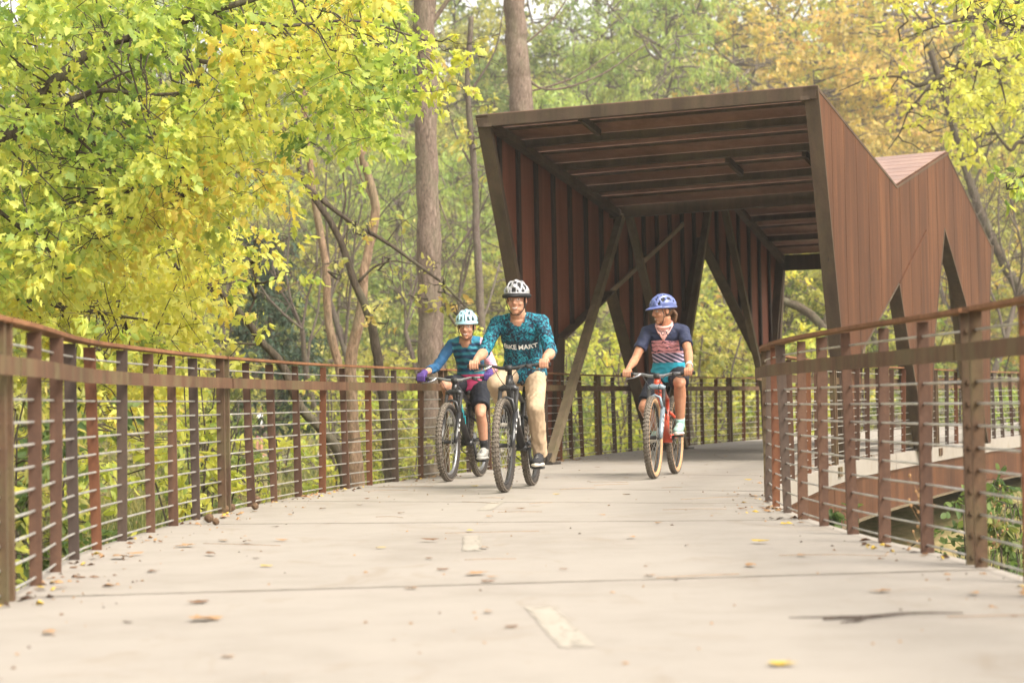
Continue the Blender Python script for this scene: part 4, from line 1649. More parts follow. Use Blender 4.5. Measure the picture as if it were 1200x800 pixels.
# --- the man in khaki
bf = (-.08, 15.76); br = bike_dir(bf, 1.20, .23, 1.20)
B1 = mtb('mountain_bike', 'black mountain bike ridden by the man in khaki trousers', bf, br,
         dict(R=.372, bar_z=.985, sx=.235, saddle_z=.90, bar_half=.335, hub=BLACKP, wall=TYRE, rim=BLACKP, fork=BLACK, stanchion=BLACKP, paint=BLACK, decal=WHITEP, bar_mat=BLACKP, crank=rad(-80), steer=rad(3)))
C1 = dict(k=1.0, neck=(.465, 0, 1.425), head=(.535, 0.0, 1.556), yaw=rad(-2), pitch=rad(6), w=.162, d=.112, sw=.186, hand_y=.285, ua=.302, fa=.268, th=.445, sn=.43, arm=1.06, leg=1.0,
          skin=SKIN, brow=BROW_D, shirt=jersey_splash(), sleeve=1.12, vneck=.035, vw=.55, long=1, pants='long', pants_mat=KHAKI, baggy=.92, shoe_mat=SHOE_BLK, sole_mat=SOLEW, lace_mat=SHOE_GRY, garment=0, smile=.98, splay=.08,
          helmet=dict(shell=HEL_W, liner=HEL_K, trim=HEL_K, rows=5, ph=.15, vw=.40, rim=1, peak=.025, peak_mat=HEL_K))
R1 = rider('person', 'smiling man in a teal splash jersey, khaki trousers and white helmet', B1, C1)
C1['_text']('BIKE MART', .535, .058, LETTER_W, -.25)
hair(R1, C1, BROW_D, -.05, .028, 1.07)
# --- the rider at the left
kf = (-.60, 18.2); kr = bike_dir(kf, 1.15, .26, 1.115)
B2 = mtb('mountain_bike', 'dark mountain bike with teal marks under the rider in the ice blue helmet', kf, kr,
         dict(R=.362, bar_z=.925, sx=.235, saddle_z=.845, bar_half=.365, hub=BLACKP, wall=TYRE, rim=GREYM, fork=BLACK, stanchion=BLACKP, paint=BLACK, decal=TEAL, bar_mat=GREYM, crank=rad(-92), steer=rad(4)))
C2 = dict(k=.90, neck=(.46, .01, 1.325), head=(.535, .035, 1.437), yaw=rad(4), pitch=rad(10), hs=.97, w=.132, d=.098, sw=.150, hand_y=.318, ua=.285, fa=.25, th=.395, sn=.385, arm=.90, leg=.92, fem=1,
          skin=SKIN, brow=BROW_D, shirt=jersey_stripes(), sleeve=1.62, vneck=.04, vw=.5, pants=.80, pants_mat=SHORTD, baggy=1.05, hemw=1.05, shoe_mat=SHOE_GRY, sole_mat=SOLEG, lace_mat=SHOE_BLK, sock=.30, sock_mat=SOCKB, glove=PURPLE, garment=0, smile=.9, splay=.12,
          helmet=dict(shell=HEL_B, liner=HEL_K, trim=HEL_B, rows=5, ph=.4))
R2 = rider('person', 'smiling rider in a striped blue jersey, dark shorts, purple gloves and ice blue helmet', B2, C2)
hair(R2, C2, BROW_D, -.07, .020, 1.08)
# --- the woman at the right
wf_ = (1.25, 17.9); wr_b = bike_dir(wf_, 1.17, .293, 1.164)
B3 = mtb('mountain_bike', 'orange red mountain bike with tan tyre walls under the woman in the pink bandana', wf_, wr_b,
         dict(R=.372, bar_z=.925, sx=.235, saddle_z=.885, bar_half=.345, hub=BLACKP, wall=TAN_WALL, rim=BLACKP, fork=FORKGREY, stanchion=BLACKP, paint=ORANGE, decal=BLACKP, bar_mat=GREYM, crank=rad(12), steer=rad(-5)))
C3 = dict(k=.94, neck=(.44, 0, 1.405), head=(.475, -.01, 1.535), yaw=rad(-52), pitch=rad(9), hs=.98, w=.150, d=.108, sw=.172, hand_y=.290, ua=.30, fa=.265, th=.415, sn=.40, arm=.95, leg=1.02, fem=1,
          skin=SKIN2, brow=BROW_D, shirt=shirt_pink(), sleeve=.62, cuff=1.08, vneck=.03, vw=.8, pants=.86, pants_mat=SHORTD, baggy=1.0, hemw=.98, shoe_mat=SHOE_MINT, sole_mat=SOLEW, lace_mat=SOLEW, sock=.16, sock_mat=SOCKM, garment=0, smile=.85, splay=.16,
          helmet=dict(shell=HEL_P, liner=HEL_K, trim=HEL_P, rows=5, ph=.2, peak=.055, peak_mat=HEL_P))
R3 = rider('person', 'woman looking sideways in a pink bandana, navy shirt and periwinkle helmet', B3, C3)
hair(R3, C3, HAIR_B, -.055, .0, 1.06)
# bandana, hair tail and watch
q = C3['_']
m = MB(); vs, fs = [], []
N = 8
for j in range(N + 1):
    u = 1.02 - .24 * j / N
    half = .085 * (1 - j / N) + .004
    for i in range(9):
        y_ = half * (i / 4 - 1)
        p0 = q['spine'](u) + q['side'] * y_
        h1 = q['sbvh'].ray_cast(p0 + q['fr'] * .5, -q['fr'])
        h2 = q['bvh'].ray_cast(p0 + q['fr'] * .5, -q['fr'])
        ds = [(h[0] - p0).dot(q['fr']) for h in (h1, h2) if h[0] is not None]
        d = min(max(ds) if ds else .08, .16)
        vs.append(p0 + q['fr'] * (d + .009 + .004 * math.sin(i * 2.1 + j)))
for j in range(N):
    for i in range(8): fs.append((j * 9 + i, j * 9 + i + 1, j * 9 + 10 + i, j * 9 + 9 + i))
me = bpy.data.meshes.new('bandana'); me.from_pydata([tuple(v) for v in vs], [], fs)
bm = bmesh.new(); bm.from_mesh(me); bmesh.ops.recalc_face_normals(bm, faces=bm.faces); bmesh.ops.solidify(bm, geom=bm.faces[:], thickness=.004); bm.to_mesh(me); bm.free()
me.materials.append(PINK); me.polygons.foreach_set('use_smooth', [True] * len(me.polygons))
ban = link('bandana', me, R3)
bb = BVHTree.FromPolygons([v.co.copy() for v in me.vertices], [tuple(p.vertices) for p in me.polygons])
m = MB(); cN = q['spine'](1.0)
m.tube([cN + q['side'] * (.072 * math.sin(a)) + q['fr'] * (.070 * math.cos(a)) + q['ax'] * (.012 - .012 * math.cos(a)) for a in [2 * PI * i / 24 for i in range(25)]], .013, 8, False)
m.build('bandana_roll', PINK, ban, True)
C3['_text']('FOX', .915, .042, LETTER_K, 0, True, bb, ban, .0, None, .002)
H = q['H']
m = MB()
for i in range(9):
    a = (i - 4) / 4
    m.tube(smooth_line([H @ Vector((-.085, .035 * a, .0)), H @ Vector((-.115, .045 * a, -.05)), H @ Vector((-.108, .042 * a, -.085)), H @ Vector((-.092 + .008 * (i % 2), .04 * a, -.115 - .012 * (i % 3)))], 4), [.016, .018, .018, .018, .018, .017, .017, .016, .015, .014, .012, .008, .004], 7)
m.build('pony_tail', HAIR_B, R3, True)
w_, g_ = q['wr'][1], q['grip'][1]
d = (q['el'][1] - w_).normalized()
m = MB(); m.ring(w_ + d * .018, d, .031, .007, 20, 6, 0, 1.6); m.box(w_ + d * .018 + Vector((0, .004, .034)), (.028, .03, .012)); m.build('watch', WATCH, R3, True)
# small flag patch and waist pouch of the left rider
q = C2['_']
# ------------------------------------------------------------------ terrain
def sstep(a, b, x):
    t = min(1, max(0, (x - a) / (b - a)))
    return t * t * (3 - 2 * t)


def terrain_z(x, y):
    z = -.95 + .18 * noise.noise(Vector((x * .12, y * .12, 3)))
    z -= 1.6 * sstep(1.5, 6, x - max(0, y - 16) * .42) * (1 - sstep(14, 24, x - max(0, y - 16) * .42))   # the creek bed at the right
    z -= 1.0 * sstep(-1, 3, x) * sstep(9, 14, y) * (1 - sstep(24, 34, y))
    # the hillside behind
    d = y + .22 * x - 84
    z += max(0, d) * .34 * sstep(0, 25, d)
    z += 1.3 * sstep(-9, -26, x) * (1 - sstep(40, 60, y))
    z += .10 * noise.noise(Vector((x * .7, y * .7, 8)))
    return z


def soil():
    k = NT('woodland_floor')
    w = k.world()
    a = k.noise(w, .35, 5, .6, .5)
    b = k.noise(w, 6, 6, .7)
    f = k.math('ADD', k.math('MULTIPLY', a, .55), k.math('MULTIPLY', b, .45))
    c = k.ramp(f, [(.34, (.07, .075, .03)), (.46, (.17, .165, .06)), (.56, (.29, .235, .11)), (.68, (.40, .31, .17))])
    fine = k.noise(w, 40, 4, .7)
    return k.done(c, .95, 0, k.bump(fine, .8, .03), .1)


xs = np.concatenate([np.linspace(-150, -32, 24), np.linspace(-30, 40, 90), np.linspace(43, 150, 24)])
ysv = np.concatenate([np.linspace(-30, 2, 12), np.linspace(3, 60, 90), np.linspace(62, 175, 40)])
vs = [(x, y, terrain_z(x, y)) for y in ysv for x in xs]
nx, ny = len(xs), len(ysv)
fs = [(j * nx + i, j * nx + i + 1, (j + 1) * nx + i + 1, (j + 1) * nx + i) for j in range(ny - 1) for i in range(nx - 1)]
me = bpy.data.meshes.new('ground'); me.from_pydata(vs, [], fs); me.materials.append(soil())
me.polygons.foreach_set('use_smooth', [True] * len(me.polygons))
tag(link('ground', me), kind='structure')

# a pale gravel trail across the flat behind
m = MB(); v_, f_ = [], []
for i in range(61):
    x = -24 + i * .8
    yc = 66 + 2.5 * math.sin(x * .08)
    for dy in (-2.2, -.7, .7, 2.2): v_.append((x, yc + dy, terrain_z(x, yc + dy) + .08))
for i in range(60):
    for k in range(3): f_.append((i * 4 + k, i * 4 + 4 + k, i * 4 + 5 + k, i * 4 + 1 + k))
m.add(v_, f_)
tag(m.build('gravel_trail', plain('pale_gravel', (.50, .45, .38), .9, 0, .2, .3, 6)), kind='structure')
# ------------------------------------------------------------------ vegetation builders
def spray(cl, size, rng, droop=.6, upn=.5, flat=.55, tw=7):
    """leaves along little twigs inside each clump (centre, radius, count, tint)"""
    P, N_, T, S, C = [], [], [], [], []
    for (c, R, n, tint) in cl:
        c = np.array(c)
        k = max(3, n // tw)
        d = unit(rng.normal(size=(k, 3)) * np.array([1, 1, flat]))
        L = R * rng.uniform(.45, 1.1, k)
        ti = rng.integers(0, k, n)
        u = rng.uniform(.25, 1.0, n) ** .7
        dd = d[ti]
        p = c + dd * (L[ti] * u)[:, None]
        p[:, 2] -= (u ** 2) * L[ti] * .22
        p += rng.normal(size=(n, 3)) * R * .06
        t = unit(dd * .7 + rng.normal(size=(n, 3)) * .55 + np.array([0, 0, -droop]))
        nn = unit(rng.normal(size=(n, 3)) * .75 + np.array([0, 0, upn]))
        P.append(p); T.append(t); N_.append(nn)
        S.append(size * rng.uniform(.6, 1.25, n))
        C.append(np.clip(tint + rng.normal(size=n) * .14, 0, 1))
    return [np.concatenate(a) for a in (P, N_, T, S, C)]


def nearest_on(limbs, c):
    best = None
    for pts in limbs:
        for p in pts:
            d = (p - c).length
            if best is None or d < best[0]: best = (d, p)
    return best[1]


def limb_tree(name, label, cat, base, limbs, clumps, size, tmpl, lmat, bmat, seed, twig_r=.008, group=None, singles=0, droop=.6, upn=.5, connect=1.0, flat=.55, tw=7):
    """limbs: list of (points, r0, r1); clumps: (centre, radius, count, tint)"""
    rng = np.random.default_rng(seed)
    rr = random.Random(seed)
    base = Vector(base)
    root = thing(name, label, cat, base, 0, group)
    m = MB()
    lines = []
    for (pts, r0, r1) in limbs:
        L_ = smooth_line(pts, 5)
        L_ = [L_[0]] + [p + Vector((rr.uniform(-1, 1), rr.uniform(-1, 1), rr.uniform(-1, 1))) * (.05 * (r0 + r1)) for p in L_[1:-1]] + [L_[-1]]
        n = len(L_)
        v0 = len(m.v)
        if r0 > .07: L_ = [p for a_, b_ in zip(L_, L_[1:]) for p in (a_, a_.lerp(b_, .33), a_.lerp(b_, .67))] + [L_[-1]]; n = len(L_)
        m.tube(L_, [r0 + (r1 - r0) * (i / (n - 1)) ** .8 for i in range(n)], 18 if r0 > .07 else (9 if r0 > .03 else 6))
        if r0 > .07:
            # plates and hollows of the bark
            for q in range(v0, len(m.v)):
                c_ = L_[min(n - 1, (q - v0) // 18)]
                d_ = m.v[q] - c_
                w_ = m.v[q]
                m.v[q] = c_ + d_ * (1 + .13 * noise.noise(Vector((w_.x * 5, w_.y * 5, w_.z * 1.3))) + .10 * noise.noise(Vector((w_.x * 16, w_.y * 16, w_.z * 3.5))))
        lines.append(L_)
    m.build('trunk', bmat, root, True, off=base)
    tm = MB()
    for (c, R, n, tint) in clumps:
        c = Vector(c)
        if rr.random() < connect:
            q = nearest_on(lines, c)
            d = (c - q).length
            if d < 6:
                w_ = wander(q, c, 5, .06, rr)
                tm.tube(w_, [twig_r * (1.6 + .25 * d) * (1 - .75 * i / 5) for i in range(6)], 5)
        for _ in range(3):
            d = Vector((rr.gauss(0, 1), rr.gauss(0, 1), rr.gauss(0, .5))).normalized() * R * rr.uniform(.6, 1)
            e = c + d - Vector((0, 0, .18 * R))
            tm.tube([c, c.lerp(e, .5) + Vector((0, 0, .06 * R)), e], [twig_r * .7, twig_r * .5, twig_r * .25], 4)
    if tm.v: tm.build('twigs', bmat, root, True, off=base)['kind'] = 'stuff'
    if not clumps: return root
    P, N_, T, S, C = spray(clumps, size, rng, droop, upn, flat, tw)
    if singles:
        # the leaves that show largest hang as objects of their own
        sel = []
        order = np.argsort(P[:, 1])
        for i in order:
            if len(sel) >= singles: break
            v = Vector(P[i]) - EYE
            u, w_ = v.dot(rt_) / v.dot(fw_) * FPX, v.dot(up_) / v.dot(fw_) * FPX
            if abs(u) < 590 and abs(w_) < 395: sel.append(i)
        sel = np.array(sel)
        keep = np.ones(len(P), bool); keep[sel] = False
        var = []
        for t_ in (.1, .25, .4, .5, .6, .7, .8, .95):
            var.append(leaf_mesh('leaf', np.zeros((1, 3)), np.array([[0, 0, 1.]]), np.array([[1., 0, 0]]), np.array([1.]), np.array([t_]), tmpl, lmat))
        for i in sel:
            T_ = Vector(T[i]).normalized(); N0 = Vector(N_[i]); B = N0.cross(T_).normalized(); NN = T_.cross(B).normalized()
            mt = Matrix((T_, B, NN)).transposed()
            k = min(range(8), key=lambda j: abs((.1, .25, .4, .5, .6, .7, .8, .95)[j] - C[i]))
            link('leaf', var[k], root, Vector(P[i]) - base, mt.to_euler(), (S[i],) * 3)
        P, N_, T, S, C = P[keep], N_[keep], T[keep], S[keep], C[keep]
        f = link('foliage', leaf_mesh('foliage', P - np.array(base), N_, T, S, C, tmpl, lmat), root)
        f['kind'] = 'stuff'
    else:
        link('crown', leaf_mesh('crown', P - np.array(base), N_, T, S, C, tmpl, lmat), root)
    return root


def inpoly(x, y, poly):
    c = False
    j = len(poly) - 1
    for i in range(len(poly)):
        if (poly[i][1] > y) != (poly[j][1] > y) and x < (poly[j][0] - poly[i][0]) * (y - poly[i][1]) / (poly[j][1] - poly[i][1]) + poly[i][0]: c = not c
        j = i
    return c


def fill(poly, n, Y0, Y1, R, cnt, tintf, seed):
    """n clumps with centres spread through a region of space"""
    rr = random.Random(seed)
    x0, x1 = min(p[0] for p in poly), max(p[0] for p in poly)
    y0, y1 = min(p[1] for p in poly), max(p[1] for p in poly)
    out = []
    while len(out) < n:
        x, y = rr.uniform(x0, x1), rr.uniform(y0, y1)
        if not inpoly(x, y, poly): continue
        Y = rr.uniform(Y0, Y1)
        c = at(x, y, Y)
        # stay clear of the deck itself
        out.append((c, R * rr.uniform(.7, 1.3), int(cnt * rr.uniform(.6, 1.4)), tintf(x, y, rr)))
    return out


def pxl(pts, Y):
    """points along a limb: (x, y) or (x, y, Y)"""
    return [at(p[0], p[1], p[2] if len(p) > 2 else Y) for p in pts]


# ------------------------------------------------------------------ the maple that leans in from the left
mapl_poly = [(-70, -60), (440, -60), (455, 20), (500, 70), (470, 120), (425, 165), (330, 180), (300, 235), (220, 250), (150, 290), (60, 330), (-70, 350)]
limbs = [([Vector((-5.3, 14.6, -1.2)), Vector((-5.15, 14.6, .4)), at(-150, 260, 14.6), at(-45, 192, 14.6)], .17, .10),
         (pxl([(-45, 192), (0, 165), (22, 148), (55, 106), (78, 84), (112, 58), (170, 38), (240, 17), (330, -12)], 14.6), .075, .02),
         (pxl([(22, 148), (60, 128, 14.8), (95, 113, 15), (122, 106, 15.2), (175, 111, 15.5), (235, 107, 15.8)], 14.6), .038, .010),
         (pxl([(95, 113, 15), (118, 100, 15), (140, 88, 15.1), (158, 82, 15.2)], 15), .016, .006),
         (pxl([(120, 107, 15.2), (108, 140, 15.2), (92, 178, 15.2)], 15), .014, .005),
         (pxl([(58, 138, 14.9), (98, 168, 15.4), (138, 208, 15.9), (190, 222, 16.3), (225, 226, 16.6)], 15), .014, .006),
         (pxl([(170, 38), (190, 60, 14.9), (265, 76, 15.4), (330, 70, 16), (400, 63, 16.5), (470, 80, 17)], 15), .026, .007),
         (pxl([(240, 17), (330, 30, 15.2), (420, 25, 15.8), (500, 48, 16.4)], 15), .02, .007),
         (pxl([(-45, 192), (-20, 230, 14.9), (40, 280, 15.2), (110, 330, 15.6)], 15), .03, .008)]


def tint_m(x, y, rr):
    return min(1, max(0, .60 + .14 * math.sin(x * .021 + y * .016) + rr.gauss(0, .13) + (.08 if y > 190 else -.13) - (.10 if x < 170 else 0) + (.08 if x > 260 else 0)))


cl = fill(mapl_poly, 430, 13.6, 19.5, .40, 72, tint_m, 3)
cl = [c for c in cl if not (c[0].x > -1.0 and c[0].z < 2.2 and c[0].y < 17)]
# the pointed sprig over the rail
cl += [(at(x, y, 16), .22, 20, .66) for (x, y) in ((350, 200), (320, 215), (338, 225), (520, 60), (512, 85), (490, 60), (548, 52), (560, 66), (535, 100), (505, 108))]
limb_tree('maple_tree', 'big maple leaning in at the left edge with dark limbs and yellow green leaves', 'tree', (-5.3, 14.6, -1.1), limbs, cl, .074, T_MAPLE, LEAF_MAPLE, BARK_DARK, 21, .005, singles=300, connect=.55)

# the yellow maple behind it
yel_poly = [(-70, 130), (250, 150), (275, 260), (255, 330), (215, 400), (200, 470), (-70, 560)]
b0 = Vector((-6.6, 20.5, -1.1))
limbs = [([b0, Vector((-6.5, 20.5, .6)), at(-60, 330, 20.5)], .13, .08),
         (pxl([(-60, 330), (40, 290), (120, 250), (190, 230), (240, 215)], 20.5), .05, .012),
         (pxl([(-60, 330), (20, 350), (110, 365), (200, 380)], 20.5), .045, .010),
         (pxl([(-60, 330), (10, 420), (90, 440), (170, 450)], 20), .035, .010),
         (pxl([(-60, 330), (10, 220), (80, 190), (140, 170)], 20), .04, .010)]
cl = fill(yel_poly, 320, 18.6, 26, .56, 74, lambda x, y, rr: min(1, max(0, .60 + .16 * math.sin(x * .03 + y * .02) + rr.gauss(0, .14))), 5)
limb_tree('yellow_maple', 'bright yellow maple standing behind the left railing below the leaning limbs', 'tree', b0, limbs, cl, .088, T_MAPLE, LEAF_YELLOW, BARK_DARK, 22, .005, singles=300, connect=.5)

# low growth behind the left railing
SH = [((30, 560), 10.0, LEAF_YELLOW, 'yellow leaved shrub behind the nearest posts of the left railing', .5),
      ((110, 520), 11.5, LEAF_OLIVE, 'olive and yellow shrub behind the left railing below the maple', .55),
      ((175, 560), 12.2, LEAF_GREEN, 'broad green leafy shrub low behind the left railing', .4),
      ((228, 470), 17.5, LEAF_YELLOW, 'loose yellow shrub right of the maple behind the left railing', .45),
      ((60, 470), 14.0, LEAF_MAPLE, 'yellow green shrub mass filling the space under the maple', .6)]
for (px, Y, mat, lab, tn) in SH:
    g = at(px[0], px[1], Y)
    bx = min(g.x, CL.at(CL.near(Y)).x - 1.0)
    b = Vector((bx, Y, terrain_z(bx, Y)))
    rr = random.Random(int(px[0]))
    limbs, cl = [], []
    hgt = max(.9, g.z - b.z + .5)
    for q in range(7):
        e = b + Vector((rr.uniform(-.8, .4), rr.uniform(-.4, .4), hgt * rr.uniform(.6, 1)))
        limbs.append(([b + Vector((rr.uniform(-.1, .1), rr.uniform(-.1, .1), 0)), b.lerp(e, .5) + Vector((rr.uniform(-.1, .1), 0, .1)), e], .014, .005))
    for q in range(46):
        p = b + Vector((rr.gauss(0, .55), rr.gauss(.2, .5), rr.uniform(.12, hgt * 1.05)))
        if p.x > CL.at(CL.near(p.y)).x - .55: p.x = CL.at(CL.near(p.y)).x - rr.uniform(.6, 1.2)
        cl.append((p, .30, 26, tn + rr.gauss(0, .12)))
    limb_tree('shrub', lab, 'shrub', b, limbs, cl, .095, T_OVAL, mat, BARK_DARK, int(px[0]) + 5, .004, 'shrubs behind the left railing')

# ------------------------------------------------------------------ trunks of the middle distance
def trunk_tree(name, label, pts, Y, r0, r1, bmat, extra=(), clumps=(), lmat=LEAF_OLIVE, size=.14, seed=1, tmpl=T_OVAL, tw_r=.01):
    P = pxl(pts, Y)
    b = P[-1]
    zb = terrain_z(b.x, b.y)
    if b.z > zb + .1: P.append(Vector((b.x + .05, b.y, zb - .1)))
    P = P[::-1]
    limbs = [(P, r0, r1)] + [(pxl(e, Y), a, c) for (e, a, c) in extra]
    return limb_tree(name, label, 'tree', P[0], limbs, list(clumps), size, tmpl, lmat, bmat, seed, tw_r)


def some(n, xr, yr, Y, R, cnt, t, seed):
    rr = random.Random(seed)
    return [(at(rr.uniform(*xr), rr.uniform(*yr), Y + rr.uniform(-2, 2)), R, cnt, t + rr.gauss(0, .15)) for _ in range(n)]


trunk_tree('tall_tree', 'thick straight grey trunk rising out of the photo left of the canopy',
           [(494, -420), (496, -100), (499, 60), (501, 200), (503, 330), (505, 430), (508, 520), (510, 560)], 34, .255, .17, BARK_GREY,
           [([(500, 130), (470, 60), (450, -40)], .05, .02), ([(497, 40), (540, -20), (590, -80)], .05, .02), ([(501, 200), (520, 250), (528, 270)], .02, .008)],
           some(26, (400, 620), (-330, -80), 34, .9, 60, .5, 4), LEAF_OLIVE, .17, 31)
trunk_tree('tall_tree', 'straight bare grey trunk standing right behind the front corner of the canopy roof',
           [(594, -420), (598, -60), (602, 0), (606, 60), (611, 125), (622, 300), (630, 480)], 45, .30, .22, BARK_GREY,
           [([(606, 80), (640, 105), (700, 90), (760, 50)], .04, .012), ([(612, 110), (670, 92), (720, 60)], .03, .01), ([(606, 60), (650, 20), (680, -30)], .03, .01)],
           some(20, (520, 700), (-330, -80), 45, 1.0, 50, .5, 6), LEAF_OLIVE, .18, 32)
trunk_tree('slender_tree', 'slender pale tan trunk, the left one of the pair behind the rail',
           [(352, 60), (358, 150), (363, 190), (370, 245), (382, 310), (385, 375), (398, 433), (412, 500), (420, 545)], 30, .085, .04, BARK_TAN,
           [([(363, 190), (340, 150), (320, 100)], .025, .008), ([(382, 310), (350, 330), (325, 345)], .015, .006)], some(12, (300, 420), (20, 150), 30, .5, 40, .6, 8), LEAF_YELLOW, .12, 33)
trunk_tree('slender_tree', 'kinked tan trunk, the right one of the pair behind the rail',
           [(410, 40), (418, 130), (424, 180), (440, 245), (427, 316), (424, 362), (411, 423), (414, 495), (416, 552)], 29, .11, .045, BARK_TAN,
           [([(424, 180), (450, 140), (470, 90)], .03, .008), ([(440, 245), (420, 200), (405, 150)], .02, .006)], some(10, (380, 480), (30, 150), 29, .5, 36, .55, 9), LEAF_OLIVE, .12, 34)
trunk_tree('leaning_tree', 'dark crooked leaning tree with long bare branches reaching towards the canopy',
           [(345, 130), (349, 180), (356, 212), (395, 274), (414, 326), (434, 375), (444, 430), (452, 490), (456, 545)], 27.5, .095, .03, BARK_DARK,
           [([(362, 222), (408, 258), (453, 284), (492, 312), (520, 333), (548, 362)], .04, .014),
            ([(420, 330), (440, 312), (462, 306), (485, 310)], .024, .008), ([(395, 274), (405, 235), (402, 195), (410, 150)], .024, .006),
            ([(408, 258), (404, 300), (398, 330)], .012, .005), ([(453, 284), (470, 262), (490, 250)], .012, .004), ([(492, 312), (500, 350), (512, 368)], .012, .004)],
           some(14, (380, 540), (230, 380), 27.5, .35, 14, .6, 11), LEAF_OLIVE, .11, 35)
trunk_tree('leaning_tree', 'dark forked branchy tree leaning low behind the middle of the left railing',
           [(185, 285), (206, 312), (258, 342), (288, 375), (310, 404), (330, 427), (353, 478), (376, 502), (402, 545)], 23, .075, .025, BARK_DARK,
           [([(258, 342), (240, 362), (228, 376), (215, 410)], .022, .008), ([(310, 404), (280, 402), (250, 398), (220, 405)], .018, .005), ([(288, 375), (300, 340), (290, 300), (255, 262), (206, 232)], .018, .006),
            ([(353, 478), (340, 520), (335, 545)], .02, .008), ([(376, 502), (400, 515), (430, 512)], .02, .006)],
           some(20, (210, 345), (270, 345), 23, .34, 26, .62, 12), LEAF_MAPLE, .11, 36)
trunk_tree('slender_tree', 'thin grey trunk just left of the front edge of the canopy wall',
           [(552, 20), (548, 100), (556, 200), (558, 260), (562, 340), (566, 420), (570, 520)], 38, .10, .05, BARK_TWIG,
           [([(556, 200), (535, 160), (520, 110)], .03, .008), ([(558, 260), (530, 300), (515, 310)], .03, .008), ([(550, 110), (580, 60), (590, 10)], .03, .008)],
           some(12, (510, 600), (20, 200), 38, .6, 34, .65, 13), LEAF_OLIVE, .13, 37)
trunk_tree('leaning_tree', 'dark forked trunk framed in the far opening of the canopy',
           [(868, 330), (905, 347), (940, 362), (962, 382), (984, 420), (996, 470), (1000, 520)], 56, .21, .10, BARK_DARK,
           [([(964, 384), (972, 362), (982, 340), (990, 300)], .09, .04)], some(8, (870, 1000), (280, 330), 56, .8, 30, .7, 14), LEAF_YELLOW, .18, 38)
trunk_tree('oak_tree', 'dark limbed tree reaching in from the right photo edge above the canopy',
           [(1275, -250), (1262, -40), (1255, 60), (1262, 200), (1270, 350), (1280, 480)], 40, .34, .2, BARK_DARK,
           [([(1258, 50), (1200, 66), (1167, 73), (1124, 78), (1098, 92), (1075, 101)], .085, .045),
            ([(1098, 92), (1080, 112), (1064, 132), (1055, 155), (1041, 175)], .03, .010), ([(1075, 101), (1052, 90), (1015, 94), (983, 107)], .035, .010),
            ([(1262, -20), (1200, 0), (1150, 17), (1116, 26), (1081, 37), (1055, 48)], .06, .014),
            ([(1124, 78), (1110, 74), (1098, 60), (1090, 40)], .02, .006), ([(1262, 200), (1200, 167), (1185, 176), (1170, 160), (1158, 140)], .06, .015),
            ([(1167, 73), (1175, 105), (1180, 125), (1185, 128)], .03, .008), ([(1081, 37), (1085, 70), (1092, 95)], .015, .005)],
           some(44, (1040, 1230), (-40, 130), 40, .7, 34, .6, 15) + some(16, (1090, 1210), (110, 200), 40, .6, 26, .55, 16), LEAF_YELLOW, .15, 39)
trunk_tree('leaning_tree', 'dark trunk leaning behind the far right end of the canopy',
           [(1090, 60), (1118, 150), (1139, 221), (1161, 277), (1180, 315), (1195, 345), (1215, 420), (1225, 500)], 58, .22, .09, BARK_DARK,
           [([(1161, 277), (1140, 240), (1120, 225)], .05, .02), ([(1139, 221), (1160, 170), (1165, 110)], .05, .015)], some(14, (1090, 1220), (120, 330), 58, 1.0, 46, .7, 17), LEAF_OLIVE, .18, 40)
# leafy sprigs of a tree that stands just outside the frame at the right
b = Vector((6.3, 18.6, terrain_z(6.3, 18.6)))
limb_tree('ash_tree', 'light green and yellow leaf sprigs hanging in at the top right corner', 'tree', b,
          [([b, b + Vector((-.1, 0, 3)), at(1290, 60, 18.6)], .12, .06), (pxl([(1290, 60), (1230, 40), (1180, 28), (1130, 20)], 18.6), .03, .006), (pxl([(1290, 160), (1240, 180), (1200, 205), (1180, 222)], 18.6), .02, .005)],
          some(26, (1120, 1240), (-40, 55), 18.6, .28, 22, .6, 18) + some(7, (1178, 1230), (195, 240), 18.6, .2, 16, .4, 19), .095, T_OVAL, LEAF_MAPLE, BARK_DARK, 41, .004)

# dark cedar in the gap under the maple
b = at(318, 470, 46); b.z = terrain_z(b.x, b.y)
rr = random.Random(5)
cl = []
for k in range(150):
    u = rr.random()
    z = 1.2 + 4.6 * u
    R_ = 1.75 * (1 - u * .72) * rr.uniform(.35, 1)
    a = rr.uniform(0, 2 * PI)
    cl.append((b + Vector((math.cos(a) * R_, math.sin(a) * R_, z)), .42, 60, .35 + rr.gauss(0, .2)))
limb_tree('cedar_tree', 'dark blue green cedar in the gap between the maple and the pale trunks', 'tree', b, [([b, b + Vector((0, 0, 3)), b + Vector((0, 0, 6.0))], .13, .02)], cl, .19, T_LANCE, LEAF_CEDAR, BARK_DARK, 42, .012, droop=.9, connect=.6)

